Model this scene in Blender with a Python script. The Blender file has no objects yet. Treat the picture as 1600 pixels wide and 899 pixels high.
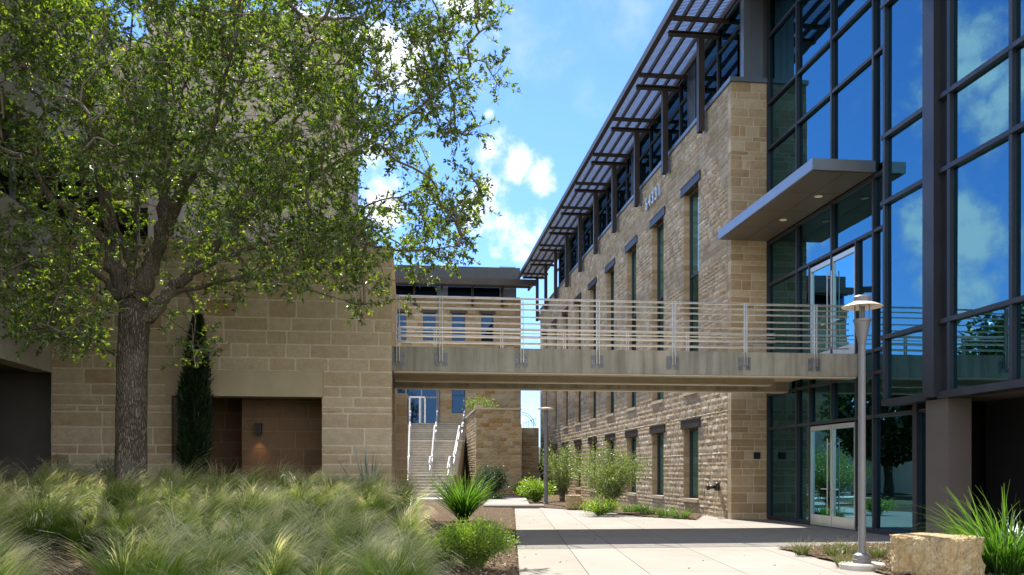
import bpy, math, random
import numpy as np
from mathutils import Matrix, Vector

random.seed(7); rng = np.random.default_rng(7)
scene = bpy.context.scene
COL = scene.collection
R = math.radians
TH = R(6.78); CT, ST = math.cos(TH), math.sin(TH)
F, H, HZ = 1380.0, 1.45, 737.0          # focal length in photo pixels, eye height, horizon row

def ray(px):
    u = (px-800)/F
    return (CT*u+ST, CT-ST*u)
def at(px, py, d):                       # point at forward distance d
    rx, ry = ray(px)
    return np.array((rx*d, ry*d, H+(HZ-py)/F*d))
def G(px, py, z=0.0):                    # point on level z
    return at(px, py, (H-z)*F/(py-HZ))
def CL(l, d):                            # paving axes: lateral, forward
    return (CT*l+ST*d, CT*d-ST*l)

# ---------------------------------------------------------------- mesh collector
class MB:
    def __init__(s): s.v=[]; s.f=[]; s.m=[]; s.cur=0
    def face(s, pts):
        n=len(s.v); s.v += [tuple(map(float,p)) for p in pts]
        s.f.append(tuple(range(n,n+len(pts)))); s.m.append(s.cur)
    def add(s, verts, faces):
        n=len(s.v); s.v += [tuple(map(float,p)) for p in verts]
        for f in faces: s.f.append(tuple(n+i for i in f)); s.m.append(s.cur)
    def box(s, x0,x1,y0,y1,z0,z1):
        if x0>x1: x0,x1=x1,x0
        if y0>y1: y0,y1=y1,y0
        if z0>z1: z0,z1=z1,z0
        v=[(x,y,z) for z in (z0,z1) for y in (y0,y1) for x in (x0,x1)]
        s.add(v,[(0,2,3,1),(4,5,7,6),(0,1,5,4),(2,6,7,3),(0,4,6,2),(1,3,7,5)])
    def bar(s, a, b, w, h, up=(0,0,1)):
        a=Vector(a); b=Vector(b); d=(b-a).normalized(); upv=Vector(up)
        x=d.cross(upv)
        if x.length<1e-4: x=d.cross(Vector((1,0,0)))
        x.normalize(); y=x.cross(d).normalized()
        v=[]
        for p in (a,b):
            for sx,sy in ((-1,-1),(1,-1),(1,1),(-1,1)): v.append(p+x*(sx*w/2)+y*(sy*h/2))
        s.add(v,[(3,2,1,0),(4,5,6,7),(0,1,5,4),(1,2,6,5),(2,3,7,6),(3,0,4,7)])
    def prism(s, poly, z0, z1):
        n=len(poly)
        v=[(p[0],p[1],z0) for p in poly]+[(p[0],p[1],z1) for p in poly]
        s.add(v,[tuple(range(n-1,-1,-1)),tuple(range(n,2*n))]+[(i,(i+1)%n,n+(i+1)%n,n+i) for i in range(n)])
    def tube(s, pts, rad, n=8, cap=True):
        pts=[Vector(p) for p in pts]
        if not hasattr(rad,'__len__'): rad=[rad]*len(pts)
        ref=Vector((0.31,0.87,0.38)); rings=[]; base=len(s.v); V=[]; Fc=[]
        for i,p in enumerate(pts):
            d=(pts[min(i+1,len(pts)-1)]-pts[max(i-1,0)])
            if d.length<1e-9: d=Vector((0,0,1))
            d.normalize(); x=d.cross(ref)
            if x.length<1e-3: x=d.cross(Vector((1,0,0)))
            x.normalize(); y=d.cross(x)
            for k in range(n):
                a=2*math.pi*k/n; V.append(p+(x*math.cos(a)+y*math.sin(a))*rad[i])
        for i in range(len(pts)-1):
            for k in range(n):
                Fc.append((i*n+k,i*n+(k+1)%n,(i+1)*n+(k+1)%n,(i+1)*n+k))
        if cap:
            Fc.append(tuple(range(n-1,-1,-1))); Fc.append(tuple((len(pts)-1)*n+k for k in range(n)))
        s.add(V,Fc)
    def lathe(s, prof, c, n=24):          # prof: (radius, z)
        V=[];Fc=[]
        for r,z in prof:
            for k in range(n):
                a=2*math.pi*k/n; V.append((c[0]+r*math.cos(a),c[1]+r*math.sin(a),c[2]+z))
        for i in range(len(prof)-1):
            for k in range(n): Fc.append((i*n+k,i*n+(k+1)%n,(i+1)*n+(k+1)%n,(i+1)*n+k))
        s.add(V,Fc)
    def build(s, name, mats, parent=None, smooth=False):
        me=bpy.data.meshes.new(name); me.from_pydata(s.v,[],s.f)
        return link(name, me, mats, parent, smooth, s.m)

def link(name, me, mats, parent=None, smooth=False, midx=None):
    if not isinstance(mats,(list,tuple)): mats=[mats]
    for m in mats: me.materials.append(m)
    if midx is not None and len(mats)>1: me.polygons.foreach_set('material_index', midx)
    me.polygons.foreach_set('use_smooth',[smooth]*len(me.polygons)); me.update()
    o=bpy.data.objects.new(name, me); COL.objects.link(o)
    if parent is not None:
        o.parent=parent
        if parent.type=='EMPTY': o.matrix_parent_inverse=Matrix.Translation(-Vector(parent.location))
    return o
def np_mesh(name, V, faces, mats, parent=None, smooth=False, attr=None):
    """V (N,3); faces (M,k) array"""
    me=bpy.data.meshes.new(name); V=np.asarray(V,dtype=np.float32); faces=np.asarray(faces,dtype=np.int32)
    k=faces.shape[1]
    me.vertices.add(len(V)); me.vertices.foreach_set('co',V.ravel())
    me.loops.add(faces.size); me.loops.foreach_set('vertex_index',faces.ravel())
    me.polygons.add(len(faces)); me.polygons.foreach_set('loop_start',np.arange(0,faces.size,k,dtype=np.int32))
    me.update(calc_edges=True)
    if attr is not None:
        a=me.attributes.new('t','FLOAT','POINT'); a.data.foreach_set('value',np.asarray(attr,dtype=np.float32))
    return link(name, me, mats, parent, smooth)
def empty(name, loc, label, cat, group=None, kind=None):
    o=bpy.data.objects.new(name,None); COL.objects.link(o); o.location=loc; o.empty_display_size=.2
    return tag(o,label,cat,group,kind)
def tag(o,label=None,cat=None,group=None,kind=None):
    if label: o['label']=label
    if cat: o['category']=cat
    if group: o['group']=group
    if kind: o['kind']=kind
    return o
def copy_tree(o, parent=None, first=True, loc=None):
    c=o.copy(); COL.objects.link(c)
    if parent is not None: c.parent=parent
    if loc is not None: c.location=loc
    for ch in list(o.children): copy_tree(ch, c)
    return c

# ---------------------------------------------------------------- materials
class NT:
    def __init__(s,name):
        s.mat=bpy.data.materials.new(name); s.mat.use_nodes=True; s.t=s.mat.node_tree; s.t.nodes.clear()
        s.out=s.n('ShaderNodeOutputMaterial')
    def n(s,typ,**kw):
        nd=s.t.nodes.new(typ)
        for k,v in kw.items(): setattr(nd,k,v)
        return nd
    def l(s,a,b): s.t.links.new(a,b)
    def ramp(s,fac,stops,interp='LINEAR'):
        r=s.n('ShaderNodeValToRGB'); cr=r.color_ramp; cr.interpolation=interp
        while len(cr.elements)<len(stops): cr.elements.new(.5)
        for e,(p,c) in zip(cr.elements,stops): e.position=p; e.color=(*c,1)
        s.l(fac,r.inputs[0]); return r.outputs[0]
    def noise(s,scale,detail=4,rough=.55,vec=None,dim=None):
        nd=s.n('ShaderNodeTexNoise'); nd.inputs['Scale'].default_value=scale
        nd.inputs['Detail'].default_value=detail; nd.inputs['Roughness'].default_value=rough
        if vec is not None: s.l(vec,nd.inputs['Vector'])
        return nd.outputs['Fac']
    def pos(s,scale=(1,1,1)):
        g=s.n('ShaderNodeNewGeometry'); m=s.n('ShaderNodeMapping'); m.inputs['Scale'].default_value=scale
        s.l(g.outputs['Position'],m.inputs['Vector']); return m.outputs[0]
    def obj(s,scale=(1,1,1)):
        g=s.n('ShaderNodeTexCoord'); m=s.n('ShaderNodeMapping'); m.inputs['Scale'].default_value=scale
        s.l(g.outputs['Object'],m.inputs['Vector']); return m.outputs[0]
    def island(s): return s.n('ShaderNodeNewGeometry').outputs['Random Per Island']
    def mix(s,fac,a,b,blend='MIX'):
        m=s.n('ShaderNodeMix',data_type='RGBA',blend_type=blend)
        if isinstance(fac,(int,float)): m.inputs[0].default_value=fac
        else: s.l(fac,m.inputs[0])
        for sock,val in ((m.inputs[6],a),(m.inputs[7],b)):
            if isinstance(val,tuple): sock.default_value=(*val,1)
            else: s.l(val,sock)
        return m.outputs[2]
    def math(s,op,a,b=None):
        m=s.n('ShaderNodeMath',operation=op)
        for sock,val in zip(m.inputs,(a,b)):
            if val is None: continue
            if isinstance(val,(int,float)): sock.default_value=val
            else: s.l(val,sock)
        return m.outputs[0]
    def bump(s,h,strength=.5,dist=.02):
        b=s.n('ShaderNodeBump'); b.inputs['Strength'].default_value=strength; b.inputs['Distance'].default_value=dist
        s.l(h,b.inputs['Height']); return b.outputs[0]
    def pbr(s,col,rough=.8,metal=0,normal=None,spec=.3):
        p=s.n('ShaderNodeBsdfPrincipled')
        if isinstance(col,tuple): p.inputs['Base Color'].default_value=(*col,1)
        else: s.l(col,p.inputs['Base Color'])
        if isinstance(rough,(int,float)): p.inputs['Roughness'].default_value=rough
        else: s.l(rough,p.inputs['Roughness'])
        p.inputs['Metallic'].default_value=metal; p.inputs['Specular IOR Level'].default_value=spec
        if normal is not None: s.l(normal,p.inputs['Normal'])
        s.l(p.outputs[0],s.out.inputs[0]); return s.mat

def m_stone(name, stops, grain=9, bump=.5, dist=.02, tint=(.5,.47,.4)):
    k=NT(name); p=k.pos()
    base=k.ramp(k.island(),stops)
    n1=k.noise(grain,6,.65,p); n2=k.noise(1.3,4,.6,k.pos((1,1,2.5)))
    n3=k.noise(grain*3.2,3,.6,k.pos((1,1,3.0)))
    c=k.mix(k.ramp(n1,[(.3,(0,0,0)),(.75,(1,1,1))]),k.mix(.38,base,(.42,.34,.24),'MULTIPLY'),base)
    c=k.mix(k.math('MULTIPLY',k.ramp(n2,[(.45,(0,0,0)),(.8,(1,1,1))]),.35),c,tint)
    c=k.mix(k.math('MULTIPLY',k.ramp(n3,[(.55,(0,0,0)),(.8,(1,1,1))]),.35),c,(.16,.12,.07))
    h=k.math('ADD',n1,k.math('MULTIPLY',n3,.5))
    return k.pbr(c,.9,0,k.bump(h,bump,dist),.2)
def m_flat(name,col,rough=.6,metal=0,var=.12,scale=3.0,bump=0,spec=.4):
    k=NT(name); n=k.noise(scale,6,.6,k.pos()); d=tuple(c*(1-var) for c in col); e=tuple(min(1,c*(1+var)) for c in col)
    c=k.ramp(n,[(.3,d),(.7,e)])
    nb=k.noise(scale*18,3,.6,k.pos())
    return k.pbr(c,rough,metal,k.bump(nb,bump,.01) if bump else None,spec)
def m_concrete(name,col,streak=0.0,var=.15,island=.0,grain=90,spots=.2):
    k=NT(name); p=k.pos()
    n1=k.noise(.55,6,.65,p); n2=k.noise(5,6,.6,p); n3=k.noise(grain,2,.5,p)
    d=tuple(c*(1-var) for c in col); e=tuple(c*(1+var) for c in col)
    c=k.ramp(n1,[(.3,d),(.7,e)])
    c=k.mix(k.math('MULTIPLY',k.ramp(n2,[(.5,(0,0,0)),(.8,(1,1,1))]),spots),c,tuple(x*.45 for x in col))
    c=k.mix(k.math('MULTIPLY',n3,.25),c,tuple(x*.7 for x in col))
    if streak:
        s1=k.noise(3.0,5,.7,k.pos((1,1,.07))); s2=k.noise(1.2,3,.6,k.pos((1,1,.5)))
        f=k.math('MULTIPLY',k.ramp(s1,[(.42,(0,0,0)),(.66,(1,1,1))]),streak)
        c=k.mix(f,c,(.06,.05,.038))
        c=k.mix(k.math('MULTIPLY',k.ramp(s2,[(.5,(0,0,0)),(.75,(1,1,1))]),streak*.6),c,(.35,.28,.17))
    if island:
        c=k.mix(k.math('MULTIPLY',k.island(),island),c,tuple(x*.62 for x in col))
    h=k.math('ADD',k.math('MULTIPLY',n2,.5),k.math('MULTIPLY',n3,.3))
    return k.pbr(c,.85,0,k.bump(h,.25,.01),.25)
def m_glass(name, tint=(.15,.37,.50), body=(.012,.012,.011), f0=.5, wav=.012):
    k=NT(name)
    n=k.noise(.55,2,.5,k.pos()); 
    b=k.n('ShaderNodeBump'); b.inputs['Strength'].default_value=wav*10; b.inputs['Distance'].default_value=.02; k.l(n,b.inputs['Height'])
    g=k.n('ShaderNodeBsdfGlossy'); g.inputs['Color'].default_value=(*tint,1); g.inputs['Roughness'].default_value=.004
    k.l(b.outputs[0],g.inputs['Normal'])
    d=k.n('ShaderNodeBsdfTransparent'); d.inputs['Color'].default_value=(.40,.37,.31,1)
    fr=k.n('ShaderNodeFresnel'); fr.inputs['IOR'].default_value=1.5
    fac=k.math('MINIMUM',k.math('ADD',fr.outputs[0],f0),1.0)
    m=k.n('ShaderNodeMixShader'); k.l(fac,m.inputs[0]); k.l(d.outputs[0],m.inputs[1]); k.l(g.outputs[0],m.inputs[2])
    k.l(m.outputs[0],k.out.inputs[0]); return k.mat
def m_leaf(name, stops, trans, tfac=.45, gloss=.06, usecurve=False):
    k=NT(name)
    if usecurve:
        a=k.n('ShaderNodeAttribute',attribute_name='t'); c=k.ramp(a.outputs['Fac'],stops)
        c=k.mix(k.math('MULTIPLY',k.island(),.55),c,k.mix(1.0,c,(.42,.46,.34),'MULTIPLY'))
        tc=k.mix(1.0,c,trans,'MULTIPLY')
    else:
        isl=k.island(); c=k.ramp(isl,stops); tc=k.mix(1.0,c,trans,'MULTIPLY')
    d=k.n('ShaderNodeBsdfDiffuse'); k.l(c,d.inputs[0]); t=k.n('ShaderNodeBsdfTranslucent'); k.l(tc,t.inputs[0])
    m=k.n('ShaderNodeMixShader'); m.inputs[0].default_value=tfac; k.l(d.outputs[0],m.inputs[1]); k.l(t.outputs[0],m.inputs[2])
    g=k.n('ShaderNodeBsdfGlossy'); g.inputs['Roughness'].default_value=.35; g.inputs['Color'].default_value=(.9,.95,1,1)
    m2=k.n('ShaderNodeMixShader'); m2.inputs[0].default_value=gloss; k.l(m.outputs[0],m2.inputs[1]); k.l(g.outputs[0],m2.inputs[2])
    k.l(m2.outputs[0],k.out.inputs[0]); return k.mat
def m_bark(name,a,b,moss=(.2,.2,.15)):
    k=NT(name); v=k.n('ShaderNodeTexVoronoi'); v.inputs['Scale'].default_value=30; v.feature='DISTANCE_TO_EDGE'
    mp=k.obj((1,1,.28)); nn=k.n('ShaderNodeTexNoise'); nn.inputs['Scale'].default_value=4; k.l(mp,nn.inputs['Vector'])
    k.l(k.mix(.12,mp,nn.outputs['Color'],'LINEAR_LIGHT'),v.inputs['Vector'])
    n=k.noise(7,6,.7,k.obj((1,1,.5)))
    c=k.ramp(v.outputs['Distance'],[(0,a),(.22,b)]); c=k.mix(k.ramp(n,[(.4,(0,0,0)),(.7,(1,1,1))]),c,k.mix(.5,c,a))
    n2=k.noise(1.8,4,.6,k.obj()); c=k.mix(k.math('MULTIPLY',k.ramp(n2,[(.5,(0,0,0)),(.7,(1,1,1))]),.45),c,moss)
    h=k.math('ADD',k.ramp(v.outputs['Distance'],[(0,(0,0,0)),(.25,(1,1,1))]),k.math('MULTIPLY',n,.5))
    return k.pbr(c,.95,0,k.bump(h,.9,.03),.1)

M={}
M['ashlar']=m_stone('ashlar sandstone',[(0,(.56,.435,.295)),(.35,(.62,.50,.35)),(.7,(.66,.555,.41)),(.9,(.57,.455,.325)),(.96,(.50,.36,.225)),(1,(.44,.29,.165))],7,.7,.02,(.55,.48,.37))
M['limestone']=m_stone('split limestone',[(0,(.41,.31,.19)),(.3,(.49,.385,.245)),(.65,(.56,.455,.31)),(.88,(.63,.54,.40)),(1,(.46,.33,.19))],8,.45,.015,(.55,.47,.33))
M['rubble']=m_stone('coursed rubble limestone',[(0,(.30,.22,.13)),(.4,(.40,.32,.2)),(.75,(.48,.39,.26)),(.92,(.38,.23,.09)),(1,(.3,.17,.06))],9,.8,.03,(.46,.4,.3))
M['niche']=m_stone('shade-darkened brown niche stone',[(0,(.20,.13,.075)),(.6,(.26,.17,.10)),(1,(.17,.10,.055))],7,.6,.02,(.24,.17,.11))  # brown stone, with the shade of the recess put into its colour
M['mortar_dark']=m_flat('shade-darkened brown mortar',(.27,.20,.14),.95,0,.12,6,.2)  # niche joints, darkened in colour for the same recess shade
M['mortar']=m_flat('pale mortar',(.69,.62,.50),.95,0,.12,6,.2)
M['mortar_tan']=m_flat('tan mortar',(.54,.45,.31),.95,0,.15,6,.2)
M['lintel_stone']=m_flat('sawn stone lintel',(.50,.42,.29),.85,0,.1,2.2,.1)
M['precast']=m_concrete('precast concrete panel',(.58,.51,.43),.12,.08)
M['bridge_concrete']=m_concrete('weathered bridge concrete',(.42,.40,.34),.5,.2)
M['soffit_concrete']=m_concrete('soffit concrete',(.55,.46,.31),.1,.1)
M['bounce_concrete']=m_concrete('bounce-lightened concrete',(.64,.57,.44),.05,.08)  # concrete lightened, ground bounce light put into the colour
M['step_concrete']=m_concrete('step concrete',(.62,.58,.50),.2,.12)
M['paving']=m_concrete('broom finished concrete',(.335,.31,.268),0,.11,.22,70,.28)
M['paving_tan']=m_concrete('tan concrete',(.325,.298,.248),0,.11,.16,70,.28)
M['bronze']=m_flat('dark bronze painted steel',(.045,.037,.032),.45,.2,.15,2)
M['frame']=m_flat('gunmetal aluminium frame',(.048,.054,.066),.42,.4,.1,2)
M['frame_light']=m_flat('blue grey metal cladding',(.20,.235,.28),.4,.5,.08,1.5)
M['alum']=m_flat('brushed aluminium',(.62,.61,.58),.35,.75,.06,4)
M['galv']=m_flat('galvanised steel',(.60,.59,.56),.42,.6,.15,6)
M['plate']=m_flat('dull galvanised plate',(.20,.21,.23),.5,.5,.2,9)
M['louvre']=m_flat('louvre aluminium',(.27,.29,.37),.45,.3,.1,3)
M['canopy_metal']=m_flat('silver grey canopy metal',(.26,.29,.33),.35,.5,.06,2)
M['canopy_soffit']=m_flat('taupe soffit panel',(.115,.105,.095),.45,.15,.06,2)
M['taupe']=m_flat('taupe metal cladding',(.15,.13,.115),.5,.2,.06,2)
M['dark']=m_flat('unlit interior',(.022,.020,.018),.9,0,.2,1)
M['garage']=m_flat('garage concrete',(.12,.11,.10),.9,0,.2,1)
M['black']=m_flat('black metal',(.02,.02,.022),.5,.2,.1,3)
M['glass']=m_glass('reflective curtain glass')
M['glass_window']=m_glass('tinted window glass',(.28,.62,.72),(.006,.012,.013),.36)
M['glass_dim']=m_glass('shaded clerestory glass',(.10,.20,.27),(.010,.012,.013),.10)
M['glass_far']=m_glass('blue tinted glass',(.06,.14,.30),(.006,.018,.045),.28)
M['white_metal']=m_flat('white painted reflector',(.78,.70,.58),.5,0,.04,3)
M['lamp_metal']=m_flat('grey painted lamp metal',(.21,.21,.22),.5,.3,.08,4)
M['shade_cloth']=m_flat('grey roller shade',(.55,.55,.52),.9,0,.05,2)
M['rail_steel']=m_flat('stair rail steel',(.40,.40,.41),.5,.4,.1,6)
M['mulch']=None
k=NT('shredded mulch'); vo=k.n('ShaderNodeTexVoronoi'); vo.inputs['Scale'].default_value=26; k.l(k.pos((1,1.7,1)),vo.inputs['Vector'])
c=k.ramp(vo.outputs['Color'],[(0,(.05,.033,.02)),(.4,(.15,.10,.06)),(.7,(.27,.19,.12)),(1,(.42,.33,.24))])
n=k.noise(1.1,5,.6,k.pos()); c=k.mix(k.math('MULTIPLY',n,.5),c,(.09,.065,.04))
M['mulch']=k.pbr(c,.95,0,k.bump(vo.outputs['Distance'],1.0,.05),.1)
k=NT('dry grass and soil'); n=k.noise(.25,6,.6,k.pos()); c=k.ramp(n,[(.3,(.09,.10,.035)),(.55,(.16,.14,.07)),(.75,(.20,.16,.10))])
M['soil']=k.pbr(c,.95,0,k.bump(k.noise(9,4,.6,k.pos()),.6,.05),.1)
k=NT('hill scrub'); n=k.noise(.02,6,.6,k.pos()); c=k.ramp(n,[(.3,(.06,.10,.08)),(.7,(.12,.16,.13))]); M['hill']=k.pbr(c,.95)  # bluish green, distance haze put into the hill colour
k=NT('quarried limestone'); p=k.obj()
n1=k.noise(5.5,8,.7,p); n2=k.noise(22,4,.65,p); vo=k.n('ShaderNodeTexVoronoi'); vo.inputs['Scale'].default_value=11; k.l(p,vo.inputs['Vector'])
c=k.ramp(n1,[(.3,(.48,.31,.14)),(.45,(.70,.52,.27)),(.6,(.77,.62,.38)),(.78,(.83,.75,.56))])
c=k.mix(k.math('MULTIPLY',k.ramp(n2,[(.5,(0,0,0)),(.75,(1,1,1))]),.5),c,(.36,.2,.07))
M['boulder']=k.pbr(c,.9,0,k.bump(k.math('ADD',k.math('ADD',n1,n2),vo.outputs['Distance']),1.0,.08),.2)
M['leaf']=m_leaf('oak leaf',[(0,(.030,.062,.008)),(.5,(.060,.106,.014)),(.85,(.105,.160,.027)),(1,(.18,.22,.05))],(3.6,3.3,.95),.52,.06)
M['leaf_cyp']=m_leaf('cypress foliage',[(0,(.010,.026,.010)),(.6,(.020,.045,.015)),(1,(.045,.075,.02))],(1.6,1.6,1.0),.25,.03)
M['leaf_shrub']=m_leaf('olive shrub leaf',[(0,(.06,.095,.022)),(.5,(.11,.155,.04)),(1,(.20,.24,.08))],(2.4,2.4,1.3),.42,.06)
M['leaf_dark']=m_leaf('dark shrub leaf',[(0,(.012,.03,.010)),(.6,(.03,.06,.018)),(1,(.06,.10,.03))],(2,2,1),.3,.08)
M['leaf_lime']=m_leaf('lime ground foliage',[(0,(.09,.17,.018)),(.5,(.17,.29,.028)),(1,(.28,.38,.055))],(2.2,2.1,1.0),.48,.05)
M['leaf_sage']=m_leaf('silver sage leaf',[(0,(.14,.18,.11)),(1,(.34,.38,.27))],(1.6,1.6,1.2),.35,.04)
M['leaf_wood']=m_leaf('distant tree leaf',[(0,(.02,.045,.012)),(1,(.06,.10,.025))],(2,2,1),.35,.05)
M['plume']=m_leaf('feather grass blade',[(0,(.04,.08,.009)),(.40,(.14,.24,.024)),(.62,(.24,.34,.05)),(.80,(.62,.59,.34)),(1,(.90,.85,.66))],(1.9,1.85,1.25),.42,.03,True)
M['blade']=m_leaf('strap leaf',[(0,(.03,.075,.010)),(.5,(.055,.14,.016)),(1,(.13,.22,.045))],(2.4,2.5,1.1),.42,.045,True)
M['blade_dull']=m_leaf('tuft blade',[(0,(.06,.09,.02)),(.6,(.14,.17,.05)),(1,(.30,.28,.13))],(1.5,1.5,1),.4,.05,True)
M['blade_blue']=m_leaf('blue yucca blade',[(0,(.10,.16,.12)),(1,(.25,.33,.26))],(1.3,1.3,1.2),.3,.08,True)
M['bark']=m_bark('oak bark',(.075,.062,.05),(.27,.225,.175),(.33,.30,.25))
M['bark_pale']=m_bark('pale limb bark',(.13,.105,.08),(.27,.235,.185),(.38,.36,.31))
M['twig']=m_flat('twig bark',(.16,.13,.095),.9,0,.2,5)

# ---------------------------------------------------------------- stone walling
def cut(intervals,a,b):
    out=[]
    for s,e in intervals:
        if b<=s or a>=e: out.append((s,e)); continue
        if a>s: out.append((s,a))
        if b<e: out.append((b,e))
    return out
def stone_wall(mb,P,u0,u1,z0,z1,openings=(),hr=(.2,.35),lr=(.35,.9),joint=.012,rough=.02,depth=.22,seed=1,cell=.14,merge=.0,recess=.012,thick=.34,jit=0):
    rd=random.Random(seed)
    brk=sorted({z0,z1,*[z for o in openings for z in (o[2],o[3]) if z0<z<z1]})
    courses=[]
    for a,b in zip(brk[:-1],brk[1:]):
        z=a
        while b-z>1e-6:
            h=rd.uniform(*hr)
            if rd.random()<.22: h*=.6
            if b-z-h<hr[0]*.7: h=b-z
            if h>hr[1]*1.35: h=h/2
            courses.append((z,z+h)); z+=h
    for ci,(a,b) in enumerate(courses):
        iv=[(u0,u1)]
        for o in openings:
            if o[2]<b-1e-4 and o[3]>a+1e-4: iv=cut(iv,o[0],o[1])
        for s,e in iv:
            if e-s<.03: continue
            mb.cur=1                                   # core
            c=[P(u,z,o) for o in (-recess,-thick) for z in (a,b) for u in (s+.006,e-.006)]
            mb.add(c,[(0,1,3,2),(4,6,7,5),(0,4,5,1),(2,3,7,6),(0,2,6,4),(1,5,7,3)])
            mb.cur=0
            u=s
            while e-u>1e-6:
                l=rd.uniform(*lr)
                if rd.random()<.2: l*=.55
                if e-u-l<lr[0]*.6: l=e-u
                if l>lr[1]*1.3: l/=2
                ua=u+(joint/2 if u>s+1e-6 else 0); ub=u+l-(joint/2 if e-u-l>1e-6 else 0)
                za,zb=a+joint/2,b-joint/2
                nu=max(2,int((ub-ua)/cell)+1); nz=max(2,int((zb-za)/cell)+1)
                proud=rd.uniform(-.3,.5)*rough; tilt=rd.uniform(-.4,.4)*rough; tv=rd.uniform(-.4,.4)*rough
                V=[]
                for j in range(nz+1):
                    for i in range(nu+1):
                        edge=i in(0,nu) or j in(0,nz)
                        uu=ua+(ub-ua)*i/nu; zz=za+(zb-za)*j/nz
                        if edge:
                            o=rd.uniform(-.15,.15)*rough
                            if jit:
                                if 0<i<nu: zz+=rd.uniform(-jit,jit)
                                if 0<j<nz: uu+=rd.uniform(-jit,jit)
                                if i in(0,nu) and j in(0,nz): uu-=jit*(1 if i else -1)*rd.uniform(0,1); zz-=jit*(1 if j else -1)*rd.uniform(0,1)
                        else:
                            o=rough*rd.uniform(.25,1.25)+proud+tilt*(i/nu-.5)*2+tv*(j/nz-.5)*2
                            uu+=rd.uniform(-.25,.25)*(ub-ua)/nu; zz+=rd.uniform(-.25,.25)*(zb-za)/nz
                        V.append(P(uu,zz,o))
                W=nu+1; Fc=[(j*W+i,j*W+i+1,(j+1)*W+i+1,(j+1)*W+i) for j in range(nz) for i in range(nu)]
                n=len(V); V+=[P(ua,za,-depth),P(ub,za,-depth),P(ub,zb,-depth),P(ua,zb,-depth)]
                Fc.append(tuple([n,n+1]+[i for i in range(nu,-1,-1)]))
                Fc.append(tuple([n+2,n+3]+[nz*W+i for i in range(nu+1)]))
                Fc.append(tuple([n+3,n]+[j*W for j in range(nz+1)]))
                Fc.append(tuple([n+1,n+2]+[j*W+nu for j in range(nz,-1,-1)]))
                mb.add(V,Fc)
                u+=l

# ================================================================ THE OFFICE BUILDING ON THE RIGHT
XF, XL, XB = 9.72, 10.9, 10.4           # stone facade, lobby glass, projecting bay
Y0, Y1 = 25.7, 64.2
B=empty('office_building',(XF,Y0,0),'tan limestone office building with slim dark windows and a blue glass lobby','building')
WY=[29.5+4.05*i for i in range(9)]
ops=[]
for y in WY: ops += [(y-.78,y+.80,.50,2.95),(y-.78,y+.80,4.2,11.2)]
mb=MB()
stone_wall(mb,lambda u,z,o:(XF-o,u,z),Y0+.30,Y1,-.1,13.22,ops,(.13,.24),(.2,.6),.009,.014,.25,3,.11,jit=.008)
mb.build('wall',[M['limestone'],M['mortar_tan']],B); mb=MB()
stone_wall(mb,lambda u,z,o:(u,Y0-o,z),XF,XL-.02,-.1,13.22,(),(.2,.34),(.3,.75),.02,.008,.29,5,.2,thick=.28,recess=.006)
mb.build('end_wall',[M['limestone'],M['mortar']],B)
mb=MB(); mb.box(XF+.45,XL+14,Y0+.4,Y1-.2,0,13.1); mb.build('interior_mass',M['dark'],B)
# windows
def window_set(z0,z1,mull,y):
    fr=MB(); xg=XF+.24; ya,yb=y-.775,y+.795
    fr.box(xg-.03,xg+.05,ya,ya+.07,z0+.02,z1); fr.box(xg-.03,xg+.05,yb-.07,yb,z0+.02,z1)
    fr.box(xg-.027,xg+.05,ya+.07,yb-.07,z0+.02,z0+.10); fr.box(xg-.027,xg+.05,ya+.07,yb-.07,z1-.08,z1)
    for m in mull: fr.box(xg-.024,xg+.05,ya+.07,yb-.07,m-.05,m+.05)
    w=fr.build('window',M['frame'],B)
    p=MB(); lv=[z0+.1]+list(mull)+[z1-.08]
    for a,b in zip(lv[:-1],lv[1:]):
        e=.002; p.face([(xg+.02,ya+.07,a),(xg+.02+e,yb-.07,a),(xg+.02+e,yb-.07,b),(xg+.02,ya+.07,b)])
    p.build('pane',M['glass_window'],w)
    l=MB(); l.box(XF-.045,XF+.20,y-1.02,y+1.04,z1+.0,z1+.30)
    l.box(XF-.06,XF-.047,y-1.02,y+1.04,z1+.27,z1+.30); l.box(XF-.06,XF-.047,y-1.02,y+1.04,z1,z1+.03)
    l.build('lintel',M['bronze'],w)
    s=MB(); s.box(XF-.05,XF+.22,y-.775,y+.795,z0-.10,z0+.018); s.build('sill',M['lintel_stone'],w)
    return w
for z0,z1,mu in ((.50,2.95,()),(4.2,11.2,(8.3,5.6))):
    w=window_set(z0,z1,mu,WY[0])
    for i in range(1,9): copy_tree(w,B,loc=(0,4.05*i,0)).matrix_parent_inverse=w.matrix_parent_inverse
# sill cap and set-back glazed top floor
mb=MB(); mb.box(XF-.06,XF+.42,Y0-.06,Y1+.02,13.23,13.36); mb.box(XF+.42,XL-.02,Y0-.06,Y0+.3,13.23,13.36); mb.build('parapet_cap',M['frame_light'],B)
xc=XF+.44; YE=59.5
mb=MB()
yy=Y0+.3
ys=[]
while yy<YE: ys.append(yy); yy+=2.025
for y in ys: mb.box(xc-.04,xc+.08,y-.035,y+.035,13.37,16.0)
mb.box(xc-.035,xc+.08,Y0+.3,YE,13.37,13.47); mb.box(xc-.035,xc+.08,Y0+.3,YE,15.1,15.17); mb.box(xc-.035,xc+.08,Y0+.3,YE,15.9,16.0)
for y in ys[2::4]: mb.box(xc-.10,xc-.045,y,y+.9,13.37,16.0)
cl=mb.build('clerestory_frame',M['frame'],B)
mb=MB()
for a,b in zip(ys[:-1],ys[1:]):
    for za,zb in ((13.47,15.1),(15.17,15.9)): mb.face([(xc+.03,a+.03,za),(xc+.032,b-.03,za),(xc+.032,b-.03,zb),(xc+.03,a+.03,zb)])
mb.build('pane',M['glass_dim'],cl)
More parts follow.
